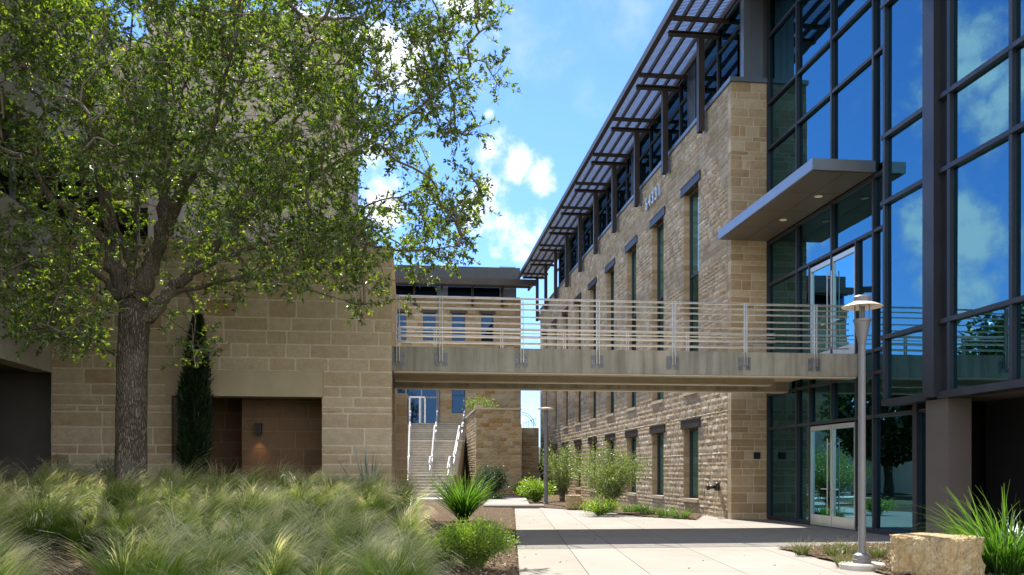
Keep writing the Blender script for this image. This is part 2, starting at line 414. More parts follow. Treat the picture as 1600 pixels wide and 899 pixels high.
mb=MB(); mb.box(xc+.1,XL+13,Y0+.3,YE-.1,13.14,15.95); mb.build('upper_core',M['dark'],B)
mb=MB(); mb.box(XF+.40,XF+1.02,Y0+.02,Y0+.28,13.37,16.0); mb.box(XF+1.02,XL-.02,Y0+.10,Y0+.2,13.37,16.0)
for x in (XF+.6,XF+.8): mb.box(x,x+.012,Y0+.012,Y0+.019,13.4,15.9)
mb.build('metal_panel',M['frame_light'],B)
mb=MB(); mb.box(xc+.05,XL+14,7,YE,16.0,16.45); mb.build('roof',M['frame'],B)
# sunshade
mb=MB(); SE=65.6
mb.box(8.22,8.34,10,SE,15.86,16.10); mb.box(8.34,8.40,10,SE,15.86,15.90)
for x in (8.75,9.18,9.61,10.02): mb.box(x-.035,x+.035,10,SE,15.88,16.03)
PY=[27.85+4.04*i for i in range(-4,10)]
for y in PY:
    for dy in (-.7,): mb.box(8.34,10.2,y+dy-.05,y+dy+.05,15.74,15.872)
sh=mb.build('sunshade',M['bronze'],B)
mb=MB(); y=10.0
while y<SE:
    mb.box(8.36,10.15,y,y+.052,16.05,16.058); y+=.085
mb.build('louvre',M['louvre'],sh)
def sunshade_post(y):
    mb=MB()
    if y>Y0+.2:
        mb.box(9.42,9.60,y-.11,y-.085,12.5,15.6); mb.box(9.42,9.60,y+.085,y+.11,12.5,15.6); mb.box(9.50,9.52,y-.083,y+.083,12.52,15.58)
        mb.box(9.40,9.417,y-.11,y+.11,12.5,15.6)
        p=mb.build('post',M['bronze'],B)
        b=MB(); b.box(9.605,XF-.06,y-.05,y+.05,12.62,12.95); b.box(9.60,XF-.04,y-.05,y+.05,13.0,13.2)
        b.box(XF-.06,XF+.02,y-.14,y+.14,12.56,13.02); b.build('bracket_plate',M['frame_light'],p)
    mb=MB()
    mb.box(8.42,10.12,y-.10,y+.10,15.61,15.635); mb.box(8.42,10.12,y-.10,y+.10,15.70,15.735); mb.box(8.46,10.12,y-.03,y+.03,15.637,15.698)
    mb.build('bracket_beam',M['bronze'],B)
for y in PY: sunshade_post(y)
# street number
x0=34.85
for i,ch in enumerate('64331'):
    cu=bpy.data.curves.new('numeral','FONT'); cu.body=ch; cu.size=.66; cu.extrude=.025; cu.align_x='CENTER'; cu.offset=.012
    tmp=bpy.data.objects.new('numeral',cu); COL.objects.link(tmp)
    dg=bpy.context.evaluated_depsgraph_get(); me=bpy.data.meshes.new_from_object(tmp.evaluated_get(dg))
    bpy.data.objects.remove(tmp)
    y=x0-.46*i
    me.transform(Matrix(((0,0,-1,XF-.09),(-1,0,0,y),(0,1,0,12.05),(0,0,0,1))))
    me.materials.clear(); link('numeral',me,M['alum'],B)
# wall fittings
mb=MB(); mb.box(10.42,10.62,Y0-.05,Y0-.012,1.83,2.03); mb.build('access_panel',M['black'],B)
mb=MB(); y=26.75
mb.tube([(XF-.02,y,.98),(XF-.12,y,.98)],.14,14); mb.tube([(XF-.10,y,.98),(XF-.34,y-.02,.95)],.055,10)
mb.tube([(XF-.2,y,.98),(XF-.26,y+.22,.97)],.05,10); mb.tube([(XF-.33,y-.02,.95),(XF-.40,y-.02,.94)],.085,12); mb.tube([(XF-.255,y+.20,.97),(XF-.27,y+.26,.97)],.075,12)
mb.build('standpipe',M['bronze'],B,True)

# lobby curtain wall
rd=random.Random(4)
LY=[25.66,23.65,21.6,19.55,18.25]
def pane(parent,xp,ya,yb,za,zb,mat='glass'):
    m=MB(); t=[rd.uniform(-.006,.006) for _ in range(3)]
    m.face([(xp,ya,za),(xp+t[0],yb,za),(xp+t[0]+t[1],yb,zb),(xp+t[1],ya,zb)]); return m.build('pane',M[mat],parent)
fr=MB()
DY0,DY1=20.35,22.85                    # door bay
# ground storey
gl=[25.66,23.65,22.85,20.35,19.55,17.78,17.05]
for y in gl+[21.6]:
    zlo=2.76 if y==21.6 else .06
    if y==17.78: fr.box(XL-.10,XL+.10,y-.08,y+.08,.06,3.0); continue
    fr.box(XL-.07,XL+.09,y-.032,y+.032,zlo,4.28)
fr.box(XL-.06,XL+.09,DY1+.032,25.66,.0,.12); fr.box(XL-.06,XL+.09,17.05,DY0-.032,.0,.12)
fr.box(XL-.062,XL+.09,17.05,25.66,2.70,2.78); fr.box(XL-.064,XL+.09,18.25,25.66,3.72,3.80)
# upper storeys
for y in LY:
    fr.box(XL-.07,XL+.09,y-.035,y+.035,4.285,16.0)
for y in (DY0,DY1): fr.box(XL-.072,XL+.09,y-.03,y+.03,4.29,7.1)
for z in (4.29,7.08,8.35,11.2,12.58,14.6,15.9): fr.box(XL-.062,XL+.09,18.25,25.66,z-.04,z+.04)
lob=fr.build('curtain_wall_frame',M['frame'],B)
def cols(ycols,zrows,xp,parent,skip=()):
    for a,b in zip(ycols[:-1],ycols[1:]):
        for za,zb in zip(zrows[:-1],zrows[1:]):
            if any(min(a,b)<s[1]-.1 and max(a,b)>s[0]+.1 and za<s[3]-.05 and zb>s[2]+.05 for s in skip): continue
            pane(parent,xp,a,b,za,zb)
cols([25.66,23.65,21.6,19.55,18.25],[4.33,7.08,8.35,11.2,12.58,14.6,15.9],XL+.02,lob,[(DY0,DY1,4.3,7.08)])
cols([DY0,19.55],[4.33,7.08],XL+.02,lob); 
pane(lob,XL+.02,23.65,DY1,4.33,7.04); pane(lob,XL+.02,DY0,19.55,4.33,7.04); 
for f in list(lob.children):
    pass
cols([25.66,23.65,DY1],[.12,2.70],XL+.02,lob); cols([DY0,19.55,17.78,17.05],[.12,2.70],XL+.02,lob)
cols([25.66,23.65,21.6,19.55,18.25],[2.78,3.72,4.25],XL+.02,lob)
def double_door(z):
    ym=(DY0+DY1)/2
    for a,b in ((DY0+.035,ym-.01),(ym+.01,DY1-.035)):
        m=MB(); m.box(XL-.05,XL+.03,a,a+.07,z+.02,z+2.66); m.box(XL-.05,XL+.03,b-.07,b,z+.02,z+2.66)
        m.box(XL-.047,XL+.03,a+.07,b-.07,z+.02,z+.30); m.box(XL-.047,XL+.03,a+.07,b-.07,z+2.54,z+2.66)
        d=m.build('door',M['alum'],B)
        pane(d,XL-.005,a+.07,b-.07,z+.30,z+2.54)
        inner = b-.10 if a<ym-.5 else a+.10
        h=MB(); other=a+.25 if inner>ym-.5 and a<ym-.5 else b-.25
        h.tube([(XL-.11,inner,z+.35),(XL-.11,inner,z+2.3)],.016,8); h.box(XL-.11,XL-.05,inner-.012,inner+.012,z+.45,z+.48); h.box(XL-.11,XL-.05,inner-.012,inner+.012,z+2.15,z+2.18)
        h.build('pull_handle',M['alum'],d)
        h=MB(); h.tube([(XL-.10,inner,z+1.0),(XL-.10,(a+b)/2+(.15 if inner<ym else -.15),z+1.0)],.018,8); h.build('push_bar',M['alum'],d)
double_door(0.0); double_door(4.29)
# roller shades and floor edges seen dimly behind the glass
for xp,lst in ((XL,((25.5,23.75,11.9,12.5),(23.5,21.75,10.2,11.1),(21.45,19.7,9.6,11.1),(21.45,19.7,13.6,14.5),(23.5,21.75,5.9,7.0))),
               (XB,((18.1,16.65,6.1,7.25),(15.8,14.2,10.2,11.6),(14.0,12.4,6.4,7.25),(15.8,14.2,6.9,7.25),(18.1,16.65,10.9,11.6)))):
    for ya,yb,za,zb in lst:
        mb=MB(); mb.box(xp+.14,xp+.16,yb,ya,za,zb); mb.build('roller_shade',M['shade_cloth'],B)
for z in (4.2,8.3,12.5):
    mb=MB(); mb.box(XL+.13,XL+.49,18.3,25.5,z-.25,z+.1); mb.build('floor_edge',M['taupe'],B)
    mb=MB(); mb.box(XB+.17,XB+.44,9.0,18.1,z-.25,z+.1); mb.build('floor_edge',M['taupe'],B)
# canopy
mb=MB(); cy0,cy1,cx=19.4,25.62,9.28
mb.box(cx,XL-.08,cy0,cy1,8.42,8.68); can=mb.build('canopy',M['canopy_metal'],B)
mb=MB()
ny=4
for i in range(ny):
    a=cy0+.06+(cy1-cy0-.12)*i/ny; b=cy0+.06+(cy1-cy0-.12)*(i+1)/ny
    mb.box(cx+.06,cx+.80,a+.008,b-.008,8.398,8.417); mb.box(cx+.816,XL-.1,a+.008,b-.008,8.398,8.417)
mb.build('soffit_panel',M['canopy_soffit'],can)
for y in (21.2,23.3):
    mb=MB(); mb.lathe([(.0,.0),(.085,.0),(.10,-.012),(.105,.0)],(10.3,y,8.39),16); mb.build('downlight',M['white_metal'],can)
# projecting glazed bay
fr=MB(); by0=9.0
fr.box(XB-.16,XB+.25,16.2,16.58,2.92,16.0)                       # deep fin
for y in (18.2,15.88,14.12,12.3,10.5): fr.box(XB-.06,XB+.08,y-.045,y+.045,2.98,16.0)
BZ=[4.38,7.32,8.77,11.65,13.1,15.9]
for z in BZ:
    fr.box(XB-.075,XB+.08,16.582,18.32,z-.045,z+.045); fr.box(XB-.075,XB+.08,by0,16.198,z-.045,z+.045)
fr.box(XB-.09,XB+.30,16.582,18.25,2.88,3.02); fr.box(XB-.09,XB+.30,by0,16.198,2.88,3.02)
bay=fr.build('bay_frame',M['frame'],B)
BZ2=[3.02]+BZ
cols([18.155,16.58],BZ2,XB+.02,bay); cols([15.835,14.165],BZ2,XB+.02,bay); cols([14.075,12.345,10.545,9.0],BZ2,XB+.02,bay)
mb=MB(); mb.box(XB+.03,XB+.06,15.925,16.198,3.02,15.9); mb.box(XB+.06,XL,18.16,18.24,3.02,15.9); mb.build('spandrel_panel',M['frame'],B)
mb=MB(); mb.box(XB+.45,XL+13,by0,17.9,3.03,15.95); mb.box(XL+.5,XL+13,18.0,25.6,.0,15.95); mb.build('lobby_core',M['dark'],B)
mb=MB(); mb.box(XB+.02,XL,16.0,16.75,0,2.875); mb.build('column',M['taupe'],B)
mb=MB(); mb.box(XL+1.0,XL+12.9,by0,17.0,0,3.02); mb.box(XL+.9,XL+.98,15.6,15.7,0,2.9); mb.box(XL+.9,XL+.98,14.0,14.1,0,2.9); mb.build('undercroft_wall',M['black'],B)
mb=MB(); mb.box(XB+.31,XL+1.0,by0,17.0,2.9,2.96); mb.build('undercroft_soffit',M['taupe'],B)

# ================================================================ FOOTBRIDGE
YB0,YB1,XBL,XBR=20.2,24.4,-.33,XL-.09
FB=empty('footbridge',(5.3,20.2,4.29),'weathered concrete footbridge with steel railings spanning from stone wall to glass lobby','bridge')
mb=MB(); mb.box(XBL,XBR,YB0,YB0+.34,3.74,4.29); mb.box(XBL,XBR,YB1-.34,YB1,3.74,4.29); mb.build('edge_beam',M['bridge_concrete'],FB)
mb=MB(); mb.box(XBL,XBR,YB0+.342,YB1-.342,4.0,4.24); mb.build('deck',M['soffit_concrete'],FB)
for y0,xe in ((YB0+1.85,XBR-1.3),):
    mb=MB(); mb.box(XBL+.02,xe,y0,y0+.38,3.742,3.995); mb.build('girder',M['soffit_concrete'],FB)
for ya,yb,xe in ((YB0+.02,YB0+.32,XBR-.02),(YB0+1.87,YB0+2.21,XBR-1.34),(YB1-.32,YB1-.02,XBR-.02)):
    mb=MB(); mb.box(XBL+.03,xe,ya,yb,3.70,3.738); mb.build('bounce_strip',M['bounce_concrete'],FB)  # added thin slabs, their pale colour stands in for bounce under the beams
PXB=[622,689,815,933,1051,1163,1272]
def railing(y,front):
    pts=[at(p,500,1.0) for p in PXB]
    xs=[q[0]/q[1]*YB0 for q in pts]
    rl=MB(); zr=[4.40,4.55,4.70,4.85,5.0,5.17,5.30,5.42]
    for i,z in enumerate(zr):
        rl.tube([(XBL+.1,y,z),(XBR-.25,y,z)],.018 if i<7 else .024,6)
    r=rl.build('railing',M['galv'],FB)
    s=-1 if front else 1
    for x in xs:
        p=MB(); yo=y+s*.035
        for dx in (-.035,.022): p.box(x+dx,x+dx+.013,yo-.03,yo+.03,3.95,5.44)
        p.build('post',M['galv'],r)
        b=MB(); e=YB0 if front else YB1
        ya,yb=(e-.014,e-.002) if front else (e+.002,e+.014)
        b.box(x-.15,x-.04,ya,yb,3.86,4.16); b.box(x+.04,x+.15,ya,yb,3.86,4.16)
        for dx in (-.11,.11):
            for dz in (3.93,4.09): b.tube([(x+dx,ya,dz),(x+dx,ya+s*.03,dz)],.016,6)
        b.build('bracket_plate',M['plate'],r)
railing(YB0-.045,True); railing(YB1+.045,False)

# ================================================================ LEFT STONE BUILDING
YW,XR,XWL=19.5,-.33,-7.4
Lb=empty('parking_building',(XR,YW,0),'sandstone block parking building with recessed niche behind the oak tree','building')
ZT=6.37
nx0,nx1=at(268,600,1)[0]/at(268,600,1)[1]*YW, at(503,600,1)[0]/at(503,600,1)[1]*YW
lx0,lx1=at(258,600,1)[0]/at(258,600,1)[1]*YW, at(505,600,1)[0]/at(505,600,1)[1]*YW
nzt,lzt=3.06,3.62
mb=MB()
stone_wall(mb,lambda u,z,o:(u,YW-o,z),XWL,XR,-.1,ZT-.16,[(nx0,nx1,-.1,nzt),(lx0,lx1,nzt,lzt)],(.20,.38),(.4,1.05),.030,.014,.2,11,.16,recess=.008,jit=.006,thick=.5)
stone_wall(mb,lambda u,z,o:(XR+o,u,z),YW+.52,YB0-.01,-.1,ZT-.16,(),(.24,.44),(.4,.7),.02,.006,.2,12,.3,thick=.4)
mb.build('wall',[M['ashlar'],M['mortar']],Lb)
mb=MB()
stone_wall(mb,lambda u,z,o:(XR+o,u,z),YB1+.1,29.0,-.1,ZT-.16,(),(.24,.44),(.5,1.3),.02,.006,.2,13,.3,thick=.4)
stone_wall(mb,lambda u,z,o:(u,25.4-o,z),XR+.02,.02,-.1,3.68,(),(.24,.44),(.2,.5),.02,.006,.2,14,.3,thick=.3)
mb.build('side_wall',[M['ashlar'],M['mortar']],Lb)
mb=MB()
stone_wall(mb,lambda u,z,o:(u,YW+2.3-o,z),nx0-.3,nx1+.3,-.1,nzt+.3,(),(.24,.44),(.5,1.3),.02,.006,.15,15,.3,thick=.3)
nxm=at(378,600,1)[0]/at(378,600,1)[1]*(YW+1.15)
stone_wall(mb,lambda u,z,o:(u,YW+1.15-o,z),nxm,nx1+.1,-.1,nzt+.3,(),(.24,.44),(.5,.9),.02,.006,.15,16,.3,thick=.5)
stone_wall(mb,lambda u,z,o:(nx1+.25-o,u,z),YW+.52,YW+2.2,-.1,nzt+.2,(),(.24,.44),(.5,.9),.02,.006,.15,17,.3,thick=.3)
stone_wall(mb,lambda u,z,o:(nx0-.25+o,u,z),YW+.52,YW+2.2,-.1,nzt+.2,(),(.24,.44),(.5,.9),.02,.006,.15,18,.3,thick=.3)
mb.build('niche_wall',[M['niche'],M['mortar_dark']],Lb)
mb=MB(); mb.box(lx0+.004,lx1-.004,YW-.02,YW+.5,nzt+.004,lzt-.006); mb.build('niche_lintel',M['lintel_stone'],Lb)
mb=MB(); mb.box(XWL,XR+.03,YW-.03,YW+.55,ZT-.155,ZT); mb.box(XR-.5,XR+.03,YW+.552,29,ZT-.155,ZT); mb.build('coping',M['lintel_stone'],Lb)
mb=MB(); mb.box(nx0-.5,nx1+.5,YW+.55,YW+2.5,nzt+.35,nzt+.6); mb.build('niche_ceiling',M['soffit_concrete'],Lb)
mb=MB(); mb.box(XWL-10,XR-.45,YW+2.65,29,0,ZT-.2); mb.box(XWL+.3,XR-.45,YW+.55,YW+2.6,nzt+.62,ZT-.2); mb.build('building_mass',M['garage'],Lb)
# sconce on niche pier
sx=at(405,600,1)[0]/at(405,600,1)[1]*(YW+1.1); sy=YW+1.10
mb=MB(); mb.box(sx-.06,sx+.06,sy-.12,sy+.02,2.28,2.52); mb.box(sx-.075,sx+.075,sy-.14,sy+.02,2.50,2.54); scn=mb.build('wall_sconce',M['black'],Lb)
li=bpy.data.lights.new('niche_lamp','SPOT'); li.energy=3.5; li.color=(1,.55,.22); li.spot_size=R(75); li.spot_blend=.9; li.shadow_soft_size=.03
lo=bpy.data.objects.new('niche_lamp',li); COL.objects.link(lo); lo.location=(sx,sy-.10,2.26); lo.rotation_euler=(R(8),0,0)
# tall block set back
XTR=-1.5; YT=23.6
mb=MB()
mb.box(-6.6,XTR,YT,27.8,ZT-.3,13.4)
for z in (8.6,10.7,12.6): mb.box(-6.62,XTR+.01,YT-.012,YT-.002,z,z+.03)
tw=mb.build('upper_block',M['precast'],Lb)
# garage wing toward the camera: spandrels over dark bays
mb=MB()
def spandrel(z0,z1,y0,y1):
    mb.box(XWL-.35,XWL,y0,y1,z0,z1)
    mb.box(XWL,XWL+.03,y0,y1,z0,z0+.10)
    mb.box(XWL+.0,XWL+.014,y0,y1,z0+(z1-z0)*.36,z0+(z1-z0)*.66)
spandrel(3.52,6.6,8.5,YW-.002); spandrel(8.35,12.6,8.5,26.0)
mb.box(XWL-5.5,-6.62,YT+.3,26.4,8.3,12.6)
mb.build('spandrel_panel',M['precast'],Lb)
mb=MB()
for y in (8.5,13.8): mb.box(XWL-.6,XWL-.04,y,y+.5,0,8.4)
mb.build('column',M['garage'],Lb)
mb=MB(); mb.box(XWL-10,XWL-.36,8,YW+2.6,3.55,3.85); mb.box(XWL-10,XWL-.36,8,26,6.3,6.55); mb.box(XWL-10,XWL-.36,8,26,8.4,8.7); mb.box(XWL-10.2,XWL-10,8,26,0,12.5); mb.box(XWL-10,XWL-.4,7.8,8,0,12.5)
mb.box(XWL-10,-6.65,25.8,26,6.5,8.4); mb.box(XWL-10,XWL-.02,YW+.4,YW+.6,0,3.55)
mb.build('parking_deck',M['garage'],Lb)
mb=MB(); mb.tube([(XWL-.1,17.9,6.6),(XWL-.1,17.9,8.35)],.06,8); mb.build('drain_pipe',M['frame_light'],Lb)

# ================================================================ FAR BUILDING, STAIRS, RETAINING WALLS
YFB=66.0; PZ=4.62
def fx(p,y=YFB): q=ray(p); return q[0]/q[1]*y
def fz(py,y=YFB,p=720): q=ray(p); return H+(HZ-py)/F*(y/q[1])
FBd=empty('far_building',(fx(815),YFB,PZ),'tan stone building with blue windows at the top of the outdoor stairs','building')
wins=[(fx(a),fx(b)) for a,b in ((576,592),(619,635),(661,681),(706,727),(752,771))]
zwa,zwb=fz(533),fz(490); za2,zb2=fz(646),fz(590)
o2=[(a,b,zwa,zwb) for a,b in wins]+[(wins[3][0],wins[3][1],za2,zb2),(fx(560),fx(683),PZ,fz(600))]
zs=fz(466)
mb=MB(); stone_wall(mb,lambda u,z,o:(u,YFB-o,z),-13,fx(814),PZ,zs,o2,(.22,.34),(.4,1.0),.012,.015,.2,21,.35)
mb.build('wall',[M['rubble'],M['mortar_tan']],FBd)
for a,b,c,d in o2[:-1]:
    m=MB(); m.box(a,a+.05,YFB+.12,YFB+.2,c,d); m.box(b-.05,b,YFB+.12,YFB+.2,c,d); m.box(a+.05,b-.05,YFB+.12,YFB+.2,d-.06,d); m.box(a+.05,b-.05,YFB+.12,YFB+.2,c,c+.06); m.box(a+.05,b-.05,YFB+.125,YFB+.2,(c+d)/2-.03,(c+d)/2+.03)
    w=m.build('window',M['frame'],FBd)
    m=MB(); m.box(a-.15,b+.15,YFB-.05,YFB+.1,d,d+.22); m.build('lintel',M['bronze'],w)
    m=MB(); m.face([(a,YFB+.16,c),(b,YFB+.16,c),(b,YFB+.16,d),(a,YFB+.16,d)]); m.build('pane',M['glass_far'],w)
mb=MB(); a,b,c,d=o2[-1]
xs=list(np.linspace(a,b,6))
for x in xs: mb.box(x-.05,x+.05,YFB+.1,YFB+.22,c,d)
for z in (c+.15,c+2.35,d-.05): mb.box(a,b,YFB+.105,YFB+.22,z-.06,z+.06)
en=mb.build('entrance_glazing',M['frame_light'],FBd)
m=MB(); m.face([(a,YFB+.17,c),(b,YFB+.17,c),(b,YFB+.17,d),(a,YFB+.17,d)]); m.build('pane',M['glass_far'],en)
m=MB(); 
for x in (fx(640),fx(656),fx(664)): m.box(x-.06,x+.06,YFB+.05,YFB+.098,c,c+2.3)
m.box(fx(640),fx(664),YFB+.05,YFB+.097,c+2.3,c+2.42); m.build('door_frame',M['alum'],en)
m=MB(); m.tube([(fx(685),YFB-.1,PZ),(fx(685),YFB-.1,zs)],.07,8); m.build('downpipe',M['plate'],FBd)
mb=MB(); mb.box(-13,fx(813),YFB+.45,YFB+14,PZ,zs); mb.build('interior_mass',M['dark'],FBd)
zg1=fz(437)
mb=MB(); mb.box(-13,fx(812),YFB-.08,YFB+.5,zs+.01,zs+.14); 
for p in (600,647,690,738,792): mb.box(fx(p)-.06,fx(p)+.06,YFB+.3,YFB+.42,zs+.14,zg1)
for p0,p1 in ((683,700),(781,806),(590,610)): mb.box(fx(p0),fx(p1),YFB+.2,YFB+.28,zs+.14,fz(414)); 
mb.box(-13,fx(812),YFB+.25,YFB+.5,zg1-.25,zg1)
cf=mb.build('clerestory_frame',M['frame_light'],FBd)
m=MB(); m.face([(-13,YFB+.36,zs+.14),(fx(806),YFB+.36,zs+.14),(fx(806),YFB+.36,zg1),(-13,YFB+.36,zg1)]); m.build('pane',M['glass_far'],cf)
mb=MB(); mb.box(-13,fx(808),YFB+.5,YFB+13,zs+.15,zg1+.1); mb.build('upper_core',M['dark'],FBd)
mb=MB(); mb.box(-13,fx(813),YFB+.1,YFB+13,fz(438)+.01,fz(416)); mb.build('roof',M['frame'],FBd)
yf=YFB-2.3
mb=MB(); za,zb=fz(444,yf),fz(434,yf); mb.box(-13,fx(838,yf),yf,yf+.12,za,zb)
for i in range(5): mb.box(-13,fx(835,yf),yf+.45+.42*i,yf+.55+.42*i,zb-.2,zb-.05)
for p in (600,647,690,738,784,826): mb.box(fx(p)-.07,fx(p)+.07,yf+.12,YFB+.1,zb-.36,zb-.205)
ss=mb.build('sunshade',M['bronze'],FBd)
mb=MB(); x=-13.0
while x<fx(832): mb.box(x,x+.03,yf+.12,YFB+.3,zb-.045,zb-.005); x+=.2
mb.build('louvre',M['bronze'],ss)
for p in (600,647,738,784):
    mb=MB(); mb.box(fx(p)-.08,fx(p)+.08,YFB-.35,YFB-.2,fz(478),zb-.365); mb.box(fx(p)-.1,fx(p)+.1,YFB-.2,YFB-.02,fz(478),fz(470)); mb.build('post',M['bronze'],FBd)

# stairs
ST_=empty('outdoor_stairs',(1.6,44,0),'pale concrete outdoor staircase with steel handrails climbing to the upper plaza','stairs')
ybot,ytop,zbot=44.0,58.6,.20
def rx_(y): return 2.15+(y-44)*.128
mb=MB(); steps=[]; y=ybot; z=zbot; NODE_Y=[ybot]; NODE_Z=[zbot]
for n,land in ((7,1.9),(13,1.6),(9,0)):
    for i in range(n):
        z+=(PZ-zbot)/29.0; tread=.32 if i<n-1 else .32+land
        steps.append((y,y+tread,z)); y+=tread
    NODE_Y+=[y-land-.16,y]; NODE_Z+=[z,z]
sc=(ytop-ybot)/(y-ybot); NODE_Y=[ybot+(v-ybot)*sc for v in NODE_Y]
for a,b,z in steps:
    a=ybot+(a-ybot)*sc; b=ybot+(b-ybot)*sc
    mb.prism([(-1.6,a),(rx_(a),a),(rx_(b),b),(-1.6,b)],-.1,z-.045)
    mb.prism([(-1.6,a-.07),(rx_(a),a-.07),(rx_(b),b-.074),(-1.6,b-.074)],z-.044,z)
mb.build('steps',M['step_concrete'],ST_)
def stair_z(y):
    for a,b,z in steps:
        a=ybot+(a-ybot)*sc; b=ybot+(b-ybot)*sc
        if a<=y<b: return z
    return PZ if y>=ytop-.01 else zbot
def handrail(xa,ya,xb,yb):
    N=40; ys=np.linspace(ya,yb,N); r=MB()
    zz=np.interp(ys,NODE_Y,NODE_Z)
    X=[xa+(xb-xa)*(v-ya)/(yb-ya) for v in ys]
    top=[(x,v,h+.95) for x,v,h in zip(X,ys,zz)]
    r.tube(top,.055,6); r.tube([(x,v,h-.35) for x,v,h in top],.03,5)
    o=r.build('handrail',M['rail_steel'],ST_)
    for i in range(2,N,6):
        p=MB(); p.tube([(X[i],ys[i],zz[i]-.15),(X[i],ys[i],zz[i]+.94)],.03,6); p.build('post',M['rail_steel'],o)
handrail(2.05,45,3.8,58.3); handrail(1.15,45.6,1.98,58.3); handrail(.04,44.4,.22,58.3)
# plaza on top
mb=MB(); mb.box(-14,fx(811,60),ytop+.003,80,0,PZ); pl=mb.build('plaza_terrace',M['step_concrete']); tag(pl,kind='structure')
RW=empty('retaining_wall',(4.9,47.8,0),'tan rubble stone retaining wall right of the outdoor stairs','wall')
mb=MB(); yr=47.8; xl,xr=fx(744,yr),fx(814,yr)
zt=fz(640,yr)
stone_wall(mb,lambda u,z,o:(u,yr-o,z),xl,xr,-.1,zt,(),(.14,.26),(.25,.7),.012,.02,.2,31,.2)
stone_wall(mb,lambda u,z,o:(xl-o,u,z),yr+.35,ytop,-.1,zt,(),(.14,.26),(.25,.7),.012,.02,.2,32,.25)
mb.build('wall',[M['rubble'],M['mortar_tan']],RW)
mb=MB(); mb.box(xl+.35,xr-.02,yr+.36,ytop,0,zt-.15); mb.box(xl-.06,xr+.03,yr-.05,yr+.37,zt+.002,zt+.09); mb.box(xl-.06,xl+.36,yr+.372,ytop,zt+.002,zt+.09)
mb.box(xl-.07,xl+.38,yr-.06,yr+.5,zt+.092,zt+.26); mb.build('coping',M['lintel_stone'],RW)
R2=empty('retaining_wall',(8.7,60,0),'short tan stone wall far back below the curved steel railing','wall')
mb=MB(); stone_wall(mb,lambda u,z,o:(u,60-o,z),fx(813,60),fx(842,60),-.1,fz(668,60),(),(.18,.3),(.3,.8),.012,.02,.2,33,.25)
mb.build('wall',[M['rubble'],M['mortar_tan']],R2)
mb=MB(); mb.box(fx(813,60),fx(842,60),60.35,66,0,fz(668,60)-.02); mb.build('backfill',M['step_concrete'],R2)
mb=MB()
cxp,zc=fx(815,60.2),fz(668,60.2)
for rr in (1.05,.9):
    mb.tube([(cxp+rr*math.sin(a)*.9,60.2,zc+rr*math.cos(a)*1.0) for a in np.linspace(0,1.45,12)],.025,5)
for i in range(6):
    x=cxp+.15+i*.17; mb.tube([(x,60.22,zc),(x,60.22,zc+.25+.07*i)],.022,5)
mb.tube([(cxp+.1,60.22,zc+.28),(cxp+1.05,60.22,zc+.68)],.025,5)
tag(mb.build('curved_railing',M['galv']),'small curved steel hoop railing on top of the short far wall','railing')

# ================================================================ GROUND
def grid_sheet(name,mat,x0,x1,y0,y1,nx,ny,fn,inside=None):
    X,Y=np.meshgrid(np.linspace(x0,x1,nx),np.linspace(y0,y1,ny)); Z=fn(X,Y)
    V=np.stack([X.ravel(),Y.ravel(),Z.ravel()],1); idx=np.arange(nx*ny).reshape(ny,nx)
    Fq=np.stack([idx[:-1,:-1],idx[:-1,1:],idx[1:,1:],idx[1:,:-1]],-1).reshape(-1,4)
    if inside is not None:
        cxy=V[Fq].mean(1); Fq=Fq[inside(cxy[:,0],cxy[:,1])]
    return np_mesh(name,V,Fq,mat,None,True)
def sstep(a,b,x):
    t=np.clip((x-a)/(b-a),0,1); return t*t*(3-2*t)
def wob(x,y): return .5*np.sin(2.1*x+1.3*y)+.3*np.sin(4.7*x-3.1*y+1)+.2*np.sin(7.3*y+2.2*x)
mb=MB(); S=1500; mb.face([(-S,-S,-.06),(S,-S,-.06),(S,S,-.06),(-S,S,-.06)]); tag(mb.build('ground',M['soil']),kind='structure')
def rib_left(y): return .10*CT+ST*y        # x of the walk's left edge at world y (approx)
# walk + courtyard slabs
def slab(mb,l0,l1,d0,d1,z1,g=.006,z0=-.05):
    mb.prism([CL(l0+g,d0+g),CL(l1-g,d0+g),CL(l1-g,d1-g),CL(l0+g,d1-g)],z0,z1)
mb=MB(); mb.cur=0
ds=[3,6.5,12.8,16.2,19.6,23.0,26.4,29.8,34.6]
for a,b in zip(ds[:-1],ds[1:]): slab(mb,.10,1.08,a,b,0)
tag(mb.build('path',M['paving_tan']),kind='structure')
mb=MB()
dd=[3,6.5,9.8,12.8,16.2,19.6,23.0,26.4,29.8,33.2,36.6,40,44,48,52,56,60]
ll=[1.08,1.95,3.32,4.7,6.1,7.5,8.9,10.3,11.7]
for a,b in zip(dd[:-1],dd[1:]):
    for c,d in zip(ll[:-1],ll[1:]): slab(mb,c,d,a,b,0)
tag(mb.build('courtyard_paving',M['paving']),kind='structure')
mb=MB(); slab(mb,-1.15,1.30,35.2,36.2,.10); 
for a,b in zip([36.2,39.5,43,46.5,50],[39.5,43,46.5,50,54]): slab(mb,-1.15,.72,a,b,.11)
tag(mb.build('raised_walk',M['paving']),kind='structure')
mb=MB(); mb.box(-1.6,2.2,41.5,43.9,-.05,.16); tag(mb.build('stair_landing',M['step_concrete']),kind='structure')
def berm(x,y):
    lat=x-rib_left(y)
    f=1-sstep(-3.4,-.35,lat); r=sstep(8.5,17.5,y)*.72+.02
    return .012+f*r+ .03*wob(x*1.5,y*1.5)*np.clip(-lat/1.0,0,1)*1.0
def bed_in(x,y): return (x<rib_left(y)+.00)
grid_sheet('planting_bed',M['mulch'],-7.39,2.6,4.0,19.48,200,310,lambda x,y:np.where(x<rib_left(y),berm(x,y),-.03))
